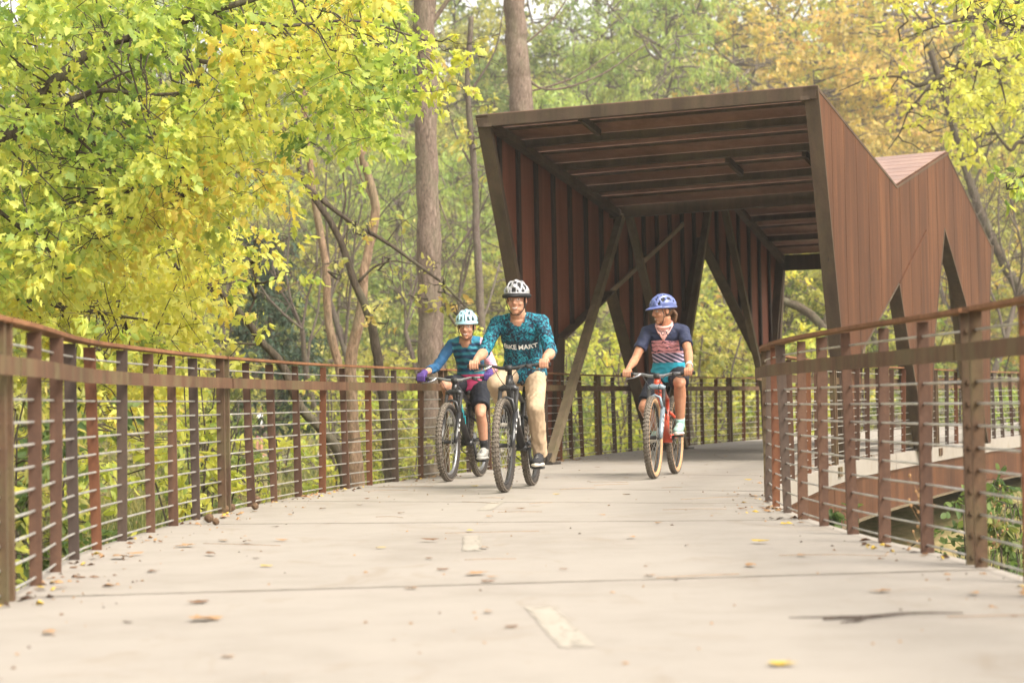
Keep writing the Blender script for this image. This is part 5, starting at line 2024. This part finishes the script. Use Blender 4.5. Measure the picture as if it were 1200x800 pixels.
# ------------------------------------------------------------------ wood: kinds built once, then set out as copies
def wood_kind(name, h, w, nclump, cnt, size, tmpl, lmat, bmat, seed, tint=.5, z0=.25, R=.8, droop=.6, tw_r=.02, stems=1):
    rr = random.Random(seed)
    base = Vector((0, 0, 0))
    limbs = []
    for s_ in range(stems):
        o = Vector((rr.uniform(-.3, .3), rr.uniform(-.3, .3), -.3)) * (1 if stems > 1 else 0) + Vector((0, 0, -.3))
        tp = Vector((rr.uniform(-.1, .1) * h + (rr.uniform(-.3, .3) * w if stems > 1 else 0), rr.uniform(-.1, .1) * h, h * .93))
        limbs.append((wander(o, tp, 5, .03, rr), h * (.016 if stems == 1 else .009), .02))
    main = smooth_line(limbs[0][0], 5)
    for k in range(7):
        q = main[rr.randrange(len(main) // 4, len(main) - 4)]
        a = rr.uniform(0, 2 * PI)
        e = q + Vector((math.cos(a) * w * .45, math.sin(a) * w * .45, h * rr.uniform(.05, .22)))
        limbs.append((wander(q, e, 4, .06, rr), h * .006, .012))
    cl = []
    for k in range(nclump):
        u = z0 + (1 - z0) * rr.random()
        prof = math.sin(PI * min(1, max(.08, (u - z0) / (1 - z0) * .86 + .14))) ** .6
        R_ = w / 2 * prof * math.sqrt(rr.random())
        a = rr.uniform(0, 2 * PI)
        cl.append((Vector((math.cos(a) * R_, math.sin(a) * R_, h * u)), R * rr.uniform(.6, 1.3), int(cnt * rr.uniform(.5, 1.5)), tint + rr.gauss(0, .13)))
    return limb_tree(name, 'x', 'tree', base, limbs, cl, size, tmpl, lmat, bmat, seed, tw_r, droop=droop)


def bare_kind(name, h, seed, bmat=None):
    """a leafless tree: trunk, limbs, thinning twigs"""
    rr = random.Random(seed)
    root = thing(name, 'x', 'tree', (0, 0, 0))
    tm, wm = MB(), MB()

    def grow(p, d, L, r, lv):
        pts = [p]
        for i in range(4):
            d = (d + Vector((rr.gauss(0, .16), rr.gauss(0, .16), rr.gauss(.05, .12)))).normalized()
            pts.append(pts[-1] + d * L / 4)
        (tm if lv < 2 else wm).tube(pts, [r * (1 - .45 * i / 4) for i in range(5)], 7 if lv == 0 else (5 if lv < 3 else 3), False)
        if lv >= 4: return
        for k in range((5, 4, 4, 3)[lv]):
            i = rr.randrange(1 if lv else 2, 5)
            a = rr.uniform(0, 2 * PI)
            o = d.orthogonal().normalized()
            o = (o * math.cos(a) + d.cross(o) * math.sin(a))
            grow(pts[i], (d * .65 + o * rr.uniform(.5, .9) + Vector((0, 0, .18))).normalized(), L * rr.uniform(.48, .72), r * (1 - .45 * i / 4) * .55, lv + 1)
    grow(Vector((0, 0, -.3)), Vector((rr.uniform(-.1, .1), 0, 1)).normalized(), h * .55, h * .014, 0)
    tm.build('trunk', bmat or BARK_TWIG, root, True)
    wm.build('twigs', bmat or BARK_TWIG, root, True)['kind'] = 'stuff'
    return root


KIND = {
    'olive': wood_kind('broadleaf_tree', 9, 6.5, 95, 46, .22, T_KITE, LEAF_OLIVE, BARK_TWIG, 51, .45, .12, 1.0),
    'yellow': wood_kind('yellow_tree', 8, 6.0, 85, 46, .21, T_KITE, LEAF_YELLOW, BARK_TWIG, 52, .35, .15, .95),
    'green': wood_kind('green_tree', 9, 6.5, 95, 48, .22, T_KITE, LEAF_GREEN, BARK_DARK, 53, .55, .10, 1.0),
    'pale': wood_kind('pale_green_tree', 12, 7.5, 115, 60, .30, T_LANCE, LEAF_PALE, BARK_TWIG, 54, .45, .2, 1.1, 1.2),
    'tan': wood_kind('russet_tree', 10, 7.5, 95, 48, .25, T_KITE, LEAF_TAN, BARK_TWIG, 55, .5, .15, 1.1),
    'shrub_o': wood_kind('understory_shrub', 3.2, 3.6, 54, 40, .14, T_OVAL, LEAF_OLIVE, BARK_TWIG, 56, .5, .02, .55, .6, .01, 5),
    'shrub_y': wood_kind('understory_shrub', 3.0, 3.4, 50, 40, .14, T_OVAL, LEAF_MAPLE, BARK_TWIG, 57, .62, .02, .55, .6, .01, 5),
    'shrub_g': wood_kind('understory_shrub', 3.0, 3.6, 54, 40, .14, T_OVAL, LEAF_GREEN, BARK_DARK, 58, .62, .02, .55, .6, .01, 5),
    'bare': bare_kind('bare_tree', 11, 61), 'bare2': bare_kind('bare_tree', 9, 62),
}
LAB = {'olive': ('olive and yellow broadleaf tree in the wood behind the deck', 'olive trees in the wood behind'),
       'yellow': ('yellow leaved tree in the wood behind the deck', 'yellow trees in the wood behind'),
       'green': ('dense green leaved tree in the wood behind the deck', 'green trees in the wood behind'),
       'pale': ('pale green tree with long hanging leaves beyond the canopy roof', 'pale green trees beyond the canopy'),
       'tan': ('russet tan tree on the slope above the right of the canopy', 'russet trees on the slope'),
       'shrub_o': ('olive understory shrub beyond the left railing', 'olive shrubs of the understory'),
       'shrub_y': ('yellow green understory shrub beyond the left railing', 'yellow green shrubs of the understory'),
       'shrub_g': ('dark green understory shrub beyond the left railing', 'green shrubs of the understory'),
       'bare': ('leafless grey tree with fine twigs in the wood behind', 'bare grey trees in the wood behind'),
       'bare2': ('small leafless grey tree with fine twigs in the wood behind', 'small bare trees in the wood behind')}
first = {}


def to_px(p):
    v = Vector(p) - EYE
    return 600 + v.dot(rt_) / v.dot(fw_) * FPX


USED = set()
KDESC = {'olive': 'olive leaved tree', 'yellow': 'yellow leaved tree', 'green': 'dense green leaved tree', 'pale': 'pale green hanging leaved tree', 'tan': 'russet tan tree',
         'shrub_o': 'olive shrub', 'shrub_y': 'yellow green shrub', 'shrub_g': 'dark green shrub', 'bare': 'leafless grey tree', 'bare2': 'small leafless grey tree'}


def place_words(px, y):
    d = 'beyond the left railing' if y < 48 else ('on the flat by the trail' if y < 66 else ('at the foot of the slope' if y < 80 else ('low on the slope' if y < 90 else ('halfway up the slope' if y < 112 else 'high on the slope'))))
    for lim, w in ((120, 'behind the yellow maple'), (260, 'behind the maple sprigs'), (345, 'right of the maple'), (400, 'behind the slender tan trunks'), (470, 'left of the thick grey trunk'), (545, 'behind the thick grey trunk'),
                   (620, 'by the roof corner trunk'), (700, 'over the left canopy roof'), (790, 'over the middle canopy roof'), (880, 'over the right canopy roof'), (960, 'by the roof peak corner'), (1040, 'over the roof valley'), (1110, 'over the folded roof'), (1180, 'right of the canopy')):
        if px < lim: return d, w
    return d, 'at the right photo edge'


def plant(kind, x, y, s, rz):
    px = to_px((x, y, 0))
    if px < -150 or px > 1350: return
    if y < 62 and 272 < px < 334: x -= (px - 262) / FPX * y if px < 300 else (px - 344) / FPX * y
    px = to_px((x, y, 0))
    o = KIND[kind] if kind not in first else copy_tree(KIND[kind])
    first[kind] = 1
    o.location = (x, y, terrain_z(x, y))
    o.rotation_euler = (0, 0, rz)
    o.scale = (s, s, s * random.Random(int(x * 77 + y)).uniform(.9, 1.12))
    d_, w_ = place_words(px, y)
    lab = '%s %s, %s' % (KDESC[kind], d_, w_)
    for extra in ('', 'tall ', 'broad ', 'slim '):
        if extra + lab not in USED: lab = extra + lab; break
    USED.add(lab)
    o['label'], o['group'] = lab, LAB[kind][1]
    o['category'] = 'shrub' if 'shrub' in kind else 'tree'


rr = random.Random(99)
# understory, row by row
for (Y, xs_, kinds, s0) in ((31, (-9.5, -7.0, -4.6, -2.6), ('shrub_y', 'shrub_o', 'shrub_g'), .62),
                            (38, (-12, -8.5, -6.2, -3.6, -1.2), ('shrub_o', 'shrub_y', 'shrub_g', 'shrub_o'), .8),
                            (44, (-13, -9.5, -6, -3, -.2, 2.2, 4.6), ('shrub_o', 'shrub_g', 'shrub_y'), .9),
                            (52, (-15, -11, -7.5, -4.0, -1, 2, 5, 8, 11, 14, 17), ('shrub_o', 'shrub_y', 'shrub_o', 'shrub_g'), 1.05)):
    for i, x in enumerate(xs_):
        plant(rr.choice(kinds), x + rr.uniform(-.9, .9), Y + rr.uniform(-2, 2), s0 * rr.uniform(.8, 1.15), rr.uniform(0, 6.28))
for i in range(17):
    x = -21 + i * 2.7 + rr.uniform(-1, 1)
    plant(rr.choice(('olive', 'green', 'yellow', 'olive', 'shrub_y', 'shrub_o')), x, 59 + rr.uniform(-2, 2), rr.uniform(.62, .95), rr.uniform(0, 6.28))
for i in range(15):
    x = -24 + i * 3.6 + rr.uniform(-1, 1)
    k = rr.choice(('olive', 'green', 'yellow', 'olive')) if x < 4 else rr.choice(('yellow', 'olive', 'tan', 'yellow'))
    plant(k, x, 73.5 + rr.uniform(-2, 2), rr.uniform(.75, 1.1), rr.uniform(0, 6.28))
# the slope
for (Y, n, half, s0) in ((84, 15, 27, 1.05), (95, 16, 31, 1.15), (107, 17, 35, 1.25), (120, 18, 39, 1.4), (136, 18, 44, 1.5)):
    for i in range(n):
        x = -half + 2 * half * (i + .5) / n + rr.uniform(-1.2, 1.2)
        u = x / Y
        if u > .12: k = rr.choice(('tan', 'tan', 'yellow', 'tan', 'olive'))
        elif u > .015: k = rr.choice(('pale', 'pale', 'pale', 'olive', 'green'))
        else: k = rr.choice(('olive', 'green', 'pale', 'yellow', 'olive'))
        plant(k, x, Y + rr.uniform(-3, 3), s0 * rr.uniform(.85, 1.15), rr.uniform(0, 6.28))
for (px, Y, k, s) in ((648, 52, 'bare', .9), (700, 58, 'bare2', 1.0), (560, 50, 'bare', .85), (455, 47, 'bare2', .95), (1060, 62, 'bare', .95), (1110, 54, 'bare2', 1.0), (1165, 60, 'bare', .9), (1020, 70, 'bare', .9),
                      (400, 42, 'bare2', .75), (530, 42, 'bare2', .7), (1200, 50, 'bare2', .9), (960, 66, 'bare', .8), (300, 50, 'bare2', .8)):
    g = at(px, 470, Y)
    plant(k, g.x, Y, s, rr.uniform(0, 6.28))

# ------------------------------------------------------------------ grass and litter on the ground
def field(n, xr, yr, size, seed, keep=lambda x, y: True):
    rng = np.random.default_rng(seed)
    P = []
    x = rng.uniform(*xr, n * 2); y = rng.uniform(*yr, n * 2)
    for a, b in zip(x, y):
        if keep(a, b): P.append((a, b, terrain_z(a, b)))
        if len(P) >= n: break
    P = np.array(P); k = len(P)
    T = unit(rng.normal(size=(k, 3)) * .35 + np.array([0, 0, 1]))
    N_ = unit(rng.normal(size=(k, 3)) * np.array([1, 1, .1]))
    S = size * rng.uniform(.4, 1.3, k)
    C = np.clip(.5 + .3 * np.sin(P[:, 0] * .9) * np.cos(P[:, 1] * .6) + rng.normal(size=k) * .2, 0, 1)
    return P, N_, T, S, C


def offdeck(x, y):
    l, r = CL.at(CL.near(y)).x, CR.at(CR.near(y)).x
    return x < l - .2 or x > r + .25


a1 = field(26000, (-9, 1.5), (6, 34), .34, 71, offdeck)
a2 = field(34000, (1.8, 16), (6, 40), .36, 72, offdeck)
a3 = field(12000, (-14, 9), (33, 62), .38, 73, lambda x, y: offdeck(x, y) and not 278 < to_px((x, y, 0)) < 328)
AA = [np.concatenate(q) for q in zip(a1, a2, a3)]
tag(link('grass', leaf_mesh('grass', *AA, T_BLADE, GRASS)), kind='stuff')
rng = np.random.default_rng(74)
b_ = field(16000, (-9, 8), (5, 40), .09, 75, offdeck)
b_[0][:, 2] += .02
tag(link('leaf_litter', leaf_mesh('leaf_litter', b_[0], unit(rng.normal(size=b_[0].shape) * .4 + np.array([0, 0, 1])), rand_dirs(len(b_[0])), b_[3], b_[4], T_OVAL, LEAF_DRY)), kind='stuff')
# ------------------------------------------------------------------ small things on and beside the deck
def one_leaf(kind, size, curl, seed):
    rr = random.Random(seed)
    tmpl = {'maple': T_MAPLE, 'oval': T_OVAL}[kind]
    m = MB()
    vs = []
    for (x, y, z) in tmpl[0]:
        x -= .5
        zz = .04 + abs(z) * .4 + curl * (x * x + y * y) * 1.6 + rr.uniform(-.02, .05)
        vs.append((x * size, y * size * .95, max(.003, zz * size)))
    vs2 = [(x, y, z - .0012) for x, y, z in vs]
    n = len(vs)
    m.add(vs + vs2, list(tmpl[1]) + [tuple(n + i for i in f[::-1]) for f in tmpl[1]])
    return m


def flat_leaf_mat(name, col):
    k = NT(name)
    n_ = k.noise(k.coord(), 40, 4)
    c = k.ramp(n_, [(.35, tuple(x * .6 for x in col)), (.65, col)])
    return k.done(c, .75, 0, None, .2)


FL = {'brown': flat_leaf_mat('brown_fallen_leaf', (.17, .085, .04)), 'tan': flat_leaf_mat('tan_fallen_leaf', (.36, .21, .10)),
      'yellow': flat_leaf_mat('yellow_fallen_leaf', (.58, .40, .06)), 'dark': flat_leaf_mat('dark_fallen_leaf', (.07, .04, .025))}
LM = {}
for ci, (nm, mt) in enumerate(FL.items()):
    for v in range(3):
        LM[nm, v] = one_leaf(('maple', 'oval', 'oval')[v], 1.0, (.10, .22, .32)[v], ci * 5 + v).mesh('fallen_leaf', mt)
# px, py, colour, size, label
FALL = [(57, 743, 'tan', .07, None), (231, 707, 'brown', .07, 'rust tan leaf lying flat, nearest the left edge of the deck'), (244, 727, 'tan', .10, None), (215, 641, 'tan', .10, 'curled tan leaf on the deck right of the walnut husks'),
        (262, 634, 'tan', .07, None), (290, 637, 'brown', .09, None), (247, 651, 'brown', .08, None), (330, 634, 'tan', .07, None), (311, 664, 'yellow', .06, None), (446, 643, 'yellow', .06, None),
        (504, 635, 'brown', .09, 'dark brown curled leaf left of the second painted dash'), (503, 655, 'brown', .05, None), (551, 623, 'yellow', .07, 'yellow leaf lying on the deck beside the second painted dash'), (568, 643, 'tan', .07, None),
        (556, 674, 'tan', .09, 'broad tan leaf below the second painted dash'), (573, 682, 'brown', .05, None), (578, 677, 'tan', .05, None), (652, 580, 'yellow', .06, None), (557, 570, 'yellow', .07, 'yellow leaf beside the front wheel of the nearest bicycle'),
        (610, 597, 'brown', .06, None), (740, 631, 'tan', .07, 'tan leaf alone in the middle of the deck ahead of the woman'), (734, 580, 'brown', .06, None), (734, 560, 'tan', .05, None), (787, 556, 'brown', .06, None),
        (891, 637, 'yellow', .10, 'long yellow tan leaf near the foot of the right railing bend'), (880, 664, 'tan', .08, None), (877, 563, 'yellow', .07, None), (870, 597, 'brown', .06, None), (771, 613, 'tan', .05, None), (872, 596, 'dark', .04, None),
        (940, 652, 'tan', .06, None), (1030, 694, 'tan', .07, 'pale tan leaf above the fallen stick at the right'), (919, 780, 'yellow', .07, 'yellow leaf lowest in the photo, below the fallen stick'), (1142, 697, 'tan', .06, None),
        (378, 597, 'brown', .06, None), (341, 604, 'tan', .06, None), (322, 618, 'dark', .05, None), (430, 585, 'brown', .05, None), (470, 602, 'brown', .05, None), (421, 592, 'tan', .05, None), (300, 655, 'dark', .04, None),
        (140, 655, 'tan', .12, 'large dry tan leaf against the foot of the left railing'), (158, 651, 'tan', .09, None), (178, 670, 'brown', .06, None), (70, 690, 'brown', .06, None), (150, 730, 'dark', .04, None), (265, 770, 'tan', .04, None),
        (705, 604, 'tan', .05, None), (690, 565, 'brown', .05, None), (640, 560, 'tan', .05, None), (828, 545, 'brown', .06, None), (850, 535, 'tan', .06, None), (700, 548, 'brown', .06, None), (574, 606, 'tan', .06, None), (480, 690, 'tan', .05, None), (520, 668, 'brown', .05, None),
        (660, 668, 'brown', .04, None), (760, 675, 'tan', .05, None), (805, 640, 'brown', .04, None), (600, 735, 'brown', .04, None), (572, 718, 'tan', .05, None)]
NAMECOL = {'brown': 'brown', 'tan': 'pale tan', 'yellow': 'yellow', 'dark': 'dark shrivelled'}
for i, (px, py, c, s, lab) in enumerate(FALL):
    g = ground(px, py)
    rr = random.Random(i)
    o = link('fallen_leaf', LM[c, rr.randrange(3)], None, (g.x, g.y, .0005), (0, 0, rr.uniform(0, 6.28)), (s * 1.15,) * 3)
    where = 'near the left railing' if px < 350 else ('near the right railing' if px > 820 else 'along the middle of the deck')
    if lab is None: lab = 'small %s fallen leaf lying %s' % (NAMECOL[c], where)
    tag(o, lab, 'leaf', 'fallen leaves scattered over the deck')
# crumbs of leaf and bark too small to count
m = MB(); rr = random.Random(12)
for i in range(420):
    s_ = rr.uniform(.02, .93)
    d_ = CL.near(5) + rr.random() ** 1.3 * 24
    l = CL.at(d_); w_ = CR.at(CR.near(l.y)) - l
    e = rr.random()
    e = e if rr.random() < .35 else (e * .12 if rr.random() < .6 else 1 - e * .1)
    p = l + w_ * e
    a = rr.uniform(0, 6.28); L_ = rr.uniform(.004, .014); b = L_ * rr.uniform(.25, .7)
    u = Vector((math.cos(a), math.sin(a), 0)); v = Vector((-u.y, u.x, 0))
    z = Vector((0, 0, .0025)); h = Vector((0, 0, rr.uniform(.002, .006)))
    m.add([p + u * L_ + z, p + v * b + z + h, p - u * L_ + z, p - v * b + z, p + z + h * 1.4], [(0, 1, 4), (1, 2, 4), (2, 3, 4), (3, 0, 4)], rr.choice((0, 1, 1, 1, 2)))
tag(m.build('leaf_crumbs', [FL['brown'], FL['tan'], FL['dark']]), kind='stuff')
# drifts of broken leaves caught along the foot of the railings
m = MB()
for i in range(520):
    left = rr.random() < .62
    cv = CL if left else CR
    d_ = cv.near(6) + rr.random() * 19
    if noise.noise(Vector((d_ * .8, 5 if left else 9, 0))) < -.05: continue
    p = cv.at(d_) + cv.nor(d_) * ((1 if left else -1) * abs(rr.gauss(0, .10)) + (.01 if left else -.01))
    a = rr.uniform(0, 6.28); L_ = rr.uniform(.012, .034); b = L_ * rr.uniform(.35, .7)
    u = Vector((math.cos(a), math.sin(a), 0)); v = Vector((-u.y, u.x, 0)); z = Vector((0, 0, .003)); h = Vector((0, 0, rr.uniform(.003, .016)))
    m.add([p + u * L_ + z, p + v * b + z + h, p - u * L_ + z + h * .4, p - v * b + z, p + z + h * 1.1], [(0, 1, 4), (1, 2, 4), (2, 3, 4), (3, 0, 4)], rr.choice((0, 0, 1, 1, 1, 2, 3)))
tag(m.build('leaf_drift', [FL['brown'], FL['tan'], FL['dark'], FL['yellow']]), kind='stuff')
# wisps of dry grass stem
m = MB()
for i in range(20):
    d_ = CL.near(5.2) + rr.random() * 13
    l = CL.at(d_); w_ = CR.at(CR.near(l.y)) - l
    p = l + w_ * rr.uniform(.05, .95)
    a = rr.gauss(0, .35); u = Vector((math.cos(a), math.sin(a), 0)); v = Vector((-u.y, u.x, 0)); L_ = rr.uniform(.08, .26)
    m.tube(smooth_line([p - u * L_ + Vector((0, 0, .003)), p + v * rr.uniform(-.04, .04) + Vector((0, 0, .006)), p + u * L_ + Vector((0, 0, .003))], 3), .0014, 4)
tag(m.build('dry_stems', FL['tan']), kind='stuff')

# the stick
a, b = ground(965, 727), ground(1129, 721)
m = MB()
m.tube(smooth_line([a + Vector((0, 0, .006)), a.lerp(b, .12) + Vector((0, .01, .008)), a.lerp(b, .3) + Vector((0, -.02, .010)), a.lerp(b, .62) + Vector((0, .03, .011)), b + Vector((0, 0, .009))], 4), [.002] + [.005] * 4 + [.007] * 8 + [.006] * 3 + [.003], 7) if False else None
pts = smooth_line([a + Vector((0, 0, .006)), a.lerp(b, .12) + Vector((0, .01, .008)), a.lerp(b, .3) + Vector((0, -.02, .010)), a.lerp(b, .62) + Vector((0, .03, .011)), b + Vector((0, 0, .009))], 4)
n = len(pts)
m.tube(pts, [.002 + .0042 * math.sin(PI * min(1, .1 + i / n)) for i in range(n)], 7)
c_ = a.lerp(b, .3)
m.tube([c_ + Vector((0, -.02, .01)), c_ + Vector((-.04, -.10, .008)), c_ + Vector((-.10, -.13, .006))], [.005, .004, .002], 6)
m.tube([a.lerp(b, .2) + Vector((0, 0, .01)), a + Vector((-.10, .06, .006))], [.004, .0015], 5)
tag(m.build('fallen_stick', BARK_TWIG, None, True), 'dark forked stick lying on the pale deck at the lower right', 'stick')

# walnut husks by the mossy posts of the left railing
HUSK = plain('walnut_husk', (.12, .075, .045), .9, 0, .15, .5, 60)
for (px, py, r, lab) in ((264, 601, .028, 'brown walnut husk at the foot of the mossy left posts, nearest of its row'), (271, 599, .030, 'brown walnut husk just right of the mossy left posts'),
                         (301, 591, .034, 'largest walnut husk, sitting above another by the left railing'), (299, 597, .026, 'small dark walnut husk in front of the largest one'),
                         (245, 612, .030, 'dark split walnut husk lying out on the deck before the mossy posts'), (253, 615, .022, 'small dark husk fragment beside the split walnut husk')):
    g = ground(px, py)
    m = MB(); m.ell((0, 0, r * .93), (r, r * .96, r * .93), None, 14, 9)
    for q in range(len(m.v)):
        m.v[q] = m.v[q] * (1 + .09 * noise.noise(m.v[q] * 60 + Vector((px, 0, 0))))
        m.v[q].z = max(m.v[q].z, 0)
    t_ = thing('walnut_husk', lab, 'nut', (g.x, g.y, .0005), 0, 'walnut husks by the left railing')
    m.build('shell', HUSK, t_, True)
    m = MB(); m.tube([(0, 0, r * 1.8), (.003, .002, r * 2.05)], [.005, .003], 6); m.build('stalk', BARK_DARK, t_)

# yellow seedling poking through the railing left of the posts
b = ground(236, 603); b.x -= .12
rr = random.Random(4)
limb_tree('seedling', 'little clump of yellow leaves poking through the left railing beside the walnut husks', 'plant', (b.x, b.y, -.1),
          [([b + Vector((0, 0, -.1)), b + Vector((.02, 0, .05)), b + Vector((.03, 0, .14))], .006, .003)],
          [(b + Vector((rr.uniform(-.05, .12), rr.uniform(-.06, .06), rr.uniform(.0, .17))), .07, 9, .6) for _ in range(9)], .055, T_OVAL, LEAF_YELLOW, BARK_DARK, 91, .002)


# weeds beside the right railing
def weed(px, py, Y, h, lab, mat, seed, nl=16, heads=True, size=.10):
    g = at(px, py, Y)
    rr = random.Random(seed)
    base = Vector((g.x, Y, min(g.z, terrain_z(g.x, Y) + .02)))
    root = thing('weed', lab, 'plant', base, 0, 'weeds beyond the right railing')
    top = Vector((rr.uniform(-.06, .06), 0, g.z - base.z + h))
    st = smooth_line([Vector((0, 0, -.05)), top * .5 + Vector((.03, 0, 0)), top], 8)
    m = MB(); m.tube(st, [.006 - .004 * i / (len(st) - 1) for i in range(len(st))], 6)
    P, N_, T, S, C = [], [], [], [], []
    for k in range(nl):
        u = rr.uniform(.25, .92)
        p = st[int(u * (len(st) - 1))]
        a = rr.uniform(0, 6.28)
        T.append((math.cos(a), math.sin(a), rr.uniform(-.5, .3))); N_.append((0, 0, 1)); P.append(tuple(p)); S.append(size * (1.25 - u * .7)); C.append(rr.uniform(.05, .5))
    m.build('stem', mat_stem, root, True)
    link('leaves', leaf_mesh('leaves', np.array(P), np.array(N_, float), np.array(T), np.array(S), np.array(C), T_OVAL, mat), root)
    if heads:
        m = MB()
        for k in range(16):
            p = st[-1 - rr.randrange(3)]
            e = p + Vector((rr.uniform(-.08, .08), rr.uniform(-.06, .06), rr.uniform(.03, .15)))
            m.tube([p, e], [.0015, .001], 4, False); m.ell(e, (.008, .008, .010), None, 6, 4)
        m.build('seed_head', FL['tan'], root)


mat_stem = plain('weed_stem', (.20, .24, .07), .7)
weed(1092, 690, 9.9, .42, 'tall weed with a brown seed head behind the right foreground railing', LEAF_GREEN, 3, 20)
weed(1118, 690, 10.4, .10, 'short leafy weed beside the tall one behind the right railing', LEAF_GREEN, 4, 14, False)
weed(1076, 690, 11.2, .22, 'thin dry weed left of the tall one with the seed head', LEAF_OLIVE, 5, 8)
weed(1188, 700, 9.2, .20, 'leafy weed at the right photo edge behind the last posts', LEAF_OLIVE, 6, 18, False)
weed(1170, 640, 12.5, .25, 'pale weed on the bank behind the right posts', LEAF_GREEN, 7, 16)
weed(965, 640, 15.5, .05, 'small weed under the deck edge at the railing bend', LEAF_GREEN, 8, 14, False)
for (px, py, Y, R, lab, mat, sd) in ((1185, 590, 13.5, .55, 'green bush on the bank behind the posts at the right photo edge', LEAF_GREEN, 1), (1150, 630, 13.2, .45, 'low olive bush on the bank under the deck at the right', LEAF_OLIVE, 2),
                                     (960, 600, 19.5, .5, 'low green bush in the shade under the railing bend', LEAF_GREEN, 3), (1190, 470, 38, 1.1, 'yellow green bush at the far right beyond the deck', LEAF_MAPLE, 4),
                                     (1172, 580, 18.5, .7, 'rounded green bush on the bank seen beyond the right posts', LEAF_GREEN, 5)):
    g = at(px, py, Y); zb = terrain_z(g.x, Y)
    rr = random.Random(int(sd * 10))
    b = Vector((g.x, Y, zb))
    cl = [(b + Vector((rr.gauss(0, R * .5), rr.gauss(0, R * .4), rr.uniform(.1, max(.4, g.z - zb) + R * .3))), R * .4, 44, .5) for _ in range(34)]
    [cl.__setitem__(q_, (c_[0], c_[1], c_[2], c_[3] - (.42 if 2 <= sd <= 3 else .28))) for q_, c_ in enumerate(cl)]
    limb_tree('bush', lab, 'shrub', b, [([b, b + Vector((rr.uniform(-.3, .3), 0, .4)), b + Vector((rr.uniform(-.4, .4), 0, max(.5, g.z - zb)))], .012, .004) for _ in range(4)], cl, .085, T_OVAL, mat, BARK_DARK, 300 + int(sd * 10), .004)
# stones in the creek bed
STONE = concrete('creek_stone', (.20, .19, .165), (.10, .095, .08))
rr = random.Random(77)
for i, (px, py, Y, r, lab) in enumerate(((1195, 690, 10.5, .16, 'dark stone at the lower right corner beyond the railing'), (1050, 655, 14.5, .22, 'grey stone in the shade under the deck left of the tall weed'), (1010, 640, 16.5, .2, 'grey stone below the rusted beam under the right railing'),
                                         (1140, 655, 13.0, .18, 'rounded stone on the bank below the right posts'), (985, 625, 19, .25, 'large stone far under the deck at the railing bend'))):
    g = at(px, py, Y)
    z = terrain_z(g.x, Y)
    m = MB(); m.ell((0, 0, 0), (r, r * .8, r * .6), None, 14, 9)
    for q in range(len(m.v)): m.v[q] = m.v[q] * (1 + .35 * noise.noise(m.v[q] * (1.6 / r) + Vector((i * 9, 0, 0))))
    o = m.build('stone', STONE, None, True, None, (g.x, Y, z + r * .2), (0, 0, i))
    tag(o, lab, 'stone', 'stones in the creek bed')

# a walker far off on the gravel trail, seen through the left railing
gx = at(303, 495, 66)
zt_ = terrain_z(gx.x, 66) + .085
root = thing('person', 'tiny far walker in white top and cap seen through the left railing', 'person', (gx.x, 66, zt_), rad(-20))
m = MB()
for s_ in (-1, 1):
    m.cap((.05 * s_, .09 * s_, .08), (.02 * s_, .09 * s_, .48), .045, .065); m.cap((.02 * s_, .09 * s_, .48), (0, .08 * s_, .88), .065, .085); m.cap((.05 * s_, .09 * s_, .06), (.05 * s_ + .14, .09 * s_, .04), .045, .035)
    m.cap((0, .19 * s_, 1.38), (-.06 * s_, .24 * s_, 1.10), .05, .04); m.cap((-.06 * s_, .24 * s_, 1.10), (.10, .22 * s_, .92), .04, .032); m.cap((.10, .22 * s_, .92), (.13, .215 * s_, .85), .034, .025)
m.loft([(Vector((0, 0, z)), (0, 1, 0), (1, 0, 0), a_, b_) for z, a_, b_ in ((.82, .14, .10), (.95, .165, .115), (1.12, .145, .10), (1.32, .19, .115), (1.44, .12, .08), (1.48, .06, .06))], 16)
m.cap((0, 0, 1.45), (.02, 0, 1.56), .05, .05)
Hm = Matrix.Translation((.03, 0, 1.64)); add_head(m, Hm, 0)
link('body', remesh(m, 'body', .012, [SKIN], 3), root)
m = MB()
m.loft([(Vector((0, 0, z)), (0, 1, 0), (1, 0, 0), a_ + .015, b_ + .015) for z, a_, b_ in ((.88, .16, .11), (1.12, .148, .104), (1.32, .19, .115), (1.43, .12, .08))], 16)
for s_ in (-1, 1): m.cap((0, .19 * s_, 1.38), (-.05 * s_, .235 * s_, 1.14), .064, .056)
link('shirt', remesh(m, 'shirt', .014, [plain('white_top', (.72, .72, .74), .8)], 4), root)
m = MB()
m.loft([(Vector((0, 0, z)), (0, 1, 0), (1, 0, 0), a_ + .02, b_ + .02) for z, a_, b_ in ((.78, .14, .10), (.93, .16, .11))], 16)
for s_ in (-1, 1): m.cap((.015 * s_, .09 * s_, .5), (0, .085 * s_, .86), .085, .10)
link('shorts', remesh(m, 'shorts', .014, [plain('rose_shorts', (.50, .20, .24), .8)], 4), root)
m = MB(); m.ell((.02, 0, 1.70), (.115, .095, .085), None, 18, 9); m.ell((.12, 0, 1.675), (.07, .07, .012), None, 12, 6)
m.build('cap', plain('white_cap', (.78, .78, .78), .7), root, True)
# ------------------------------------------------------------------ thin autumn haze in the valley
m = MB()
m.box((0, 70, 27), (340, 240, 68))
k = NT('haze_air')
v = k.n('VolumePrincipled')
v.inputs['Color'].default_value = (1, .97, .90, 1)
v.inputs['Density'].default_value = .0008
v.inputs['Anisotropy'].default_value = .1
k.t.links.new(v.outputs[0], k.out.inputs['Volume'])
tag(m.build('haze', k.mat), kind='stuff')
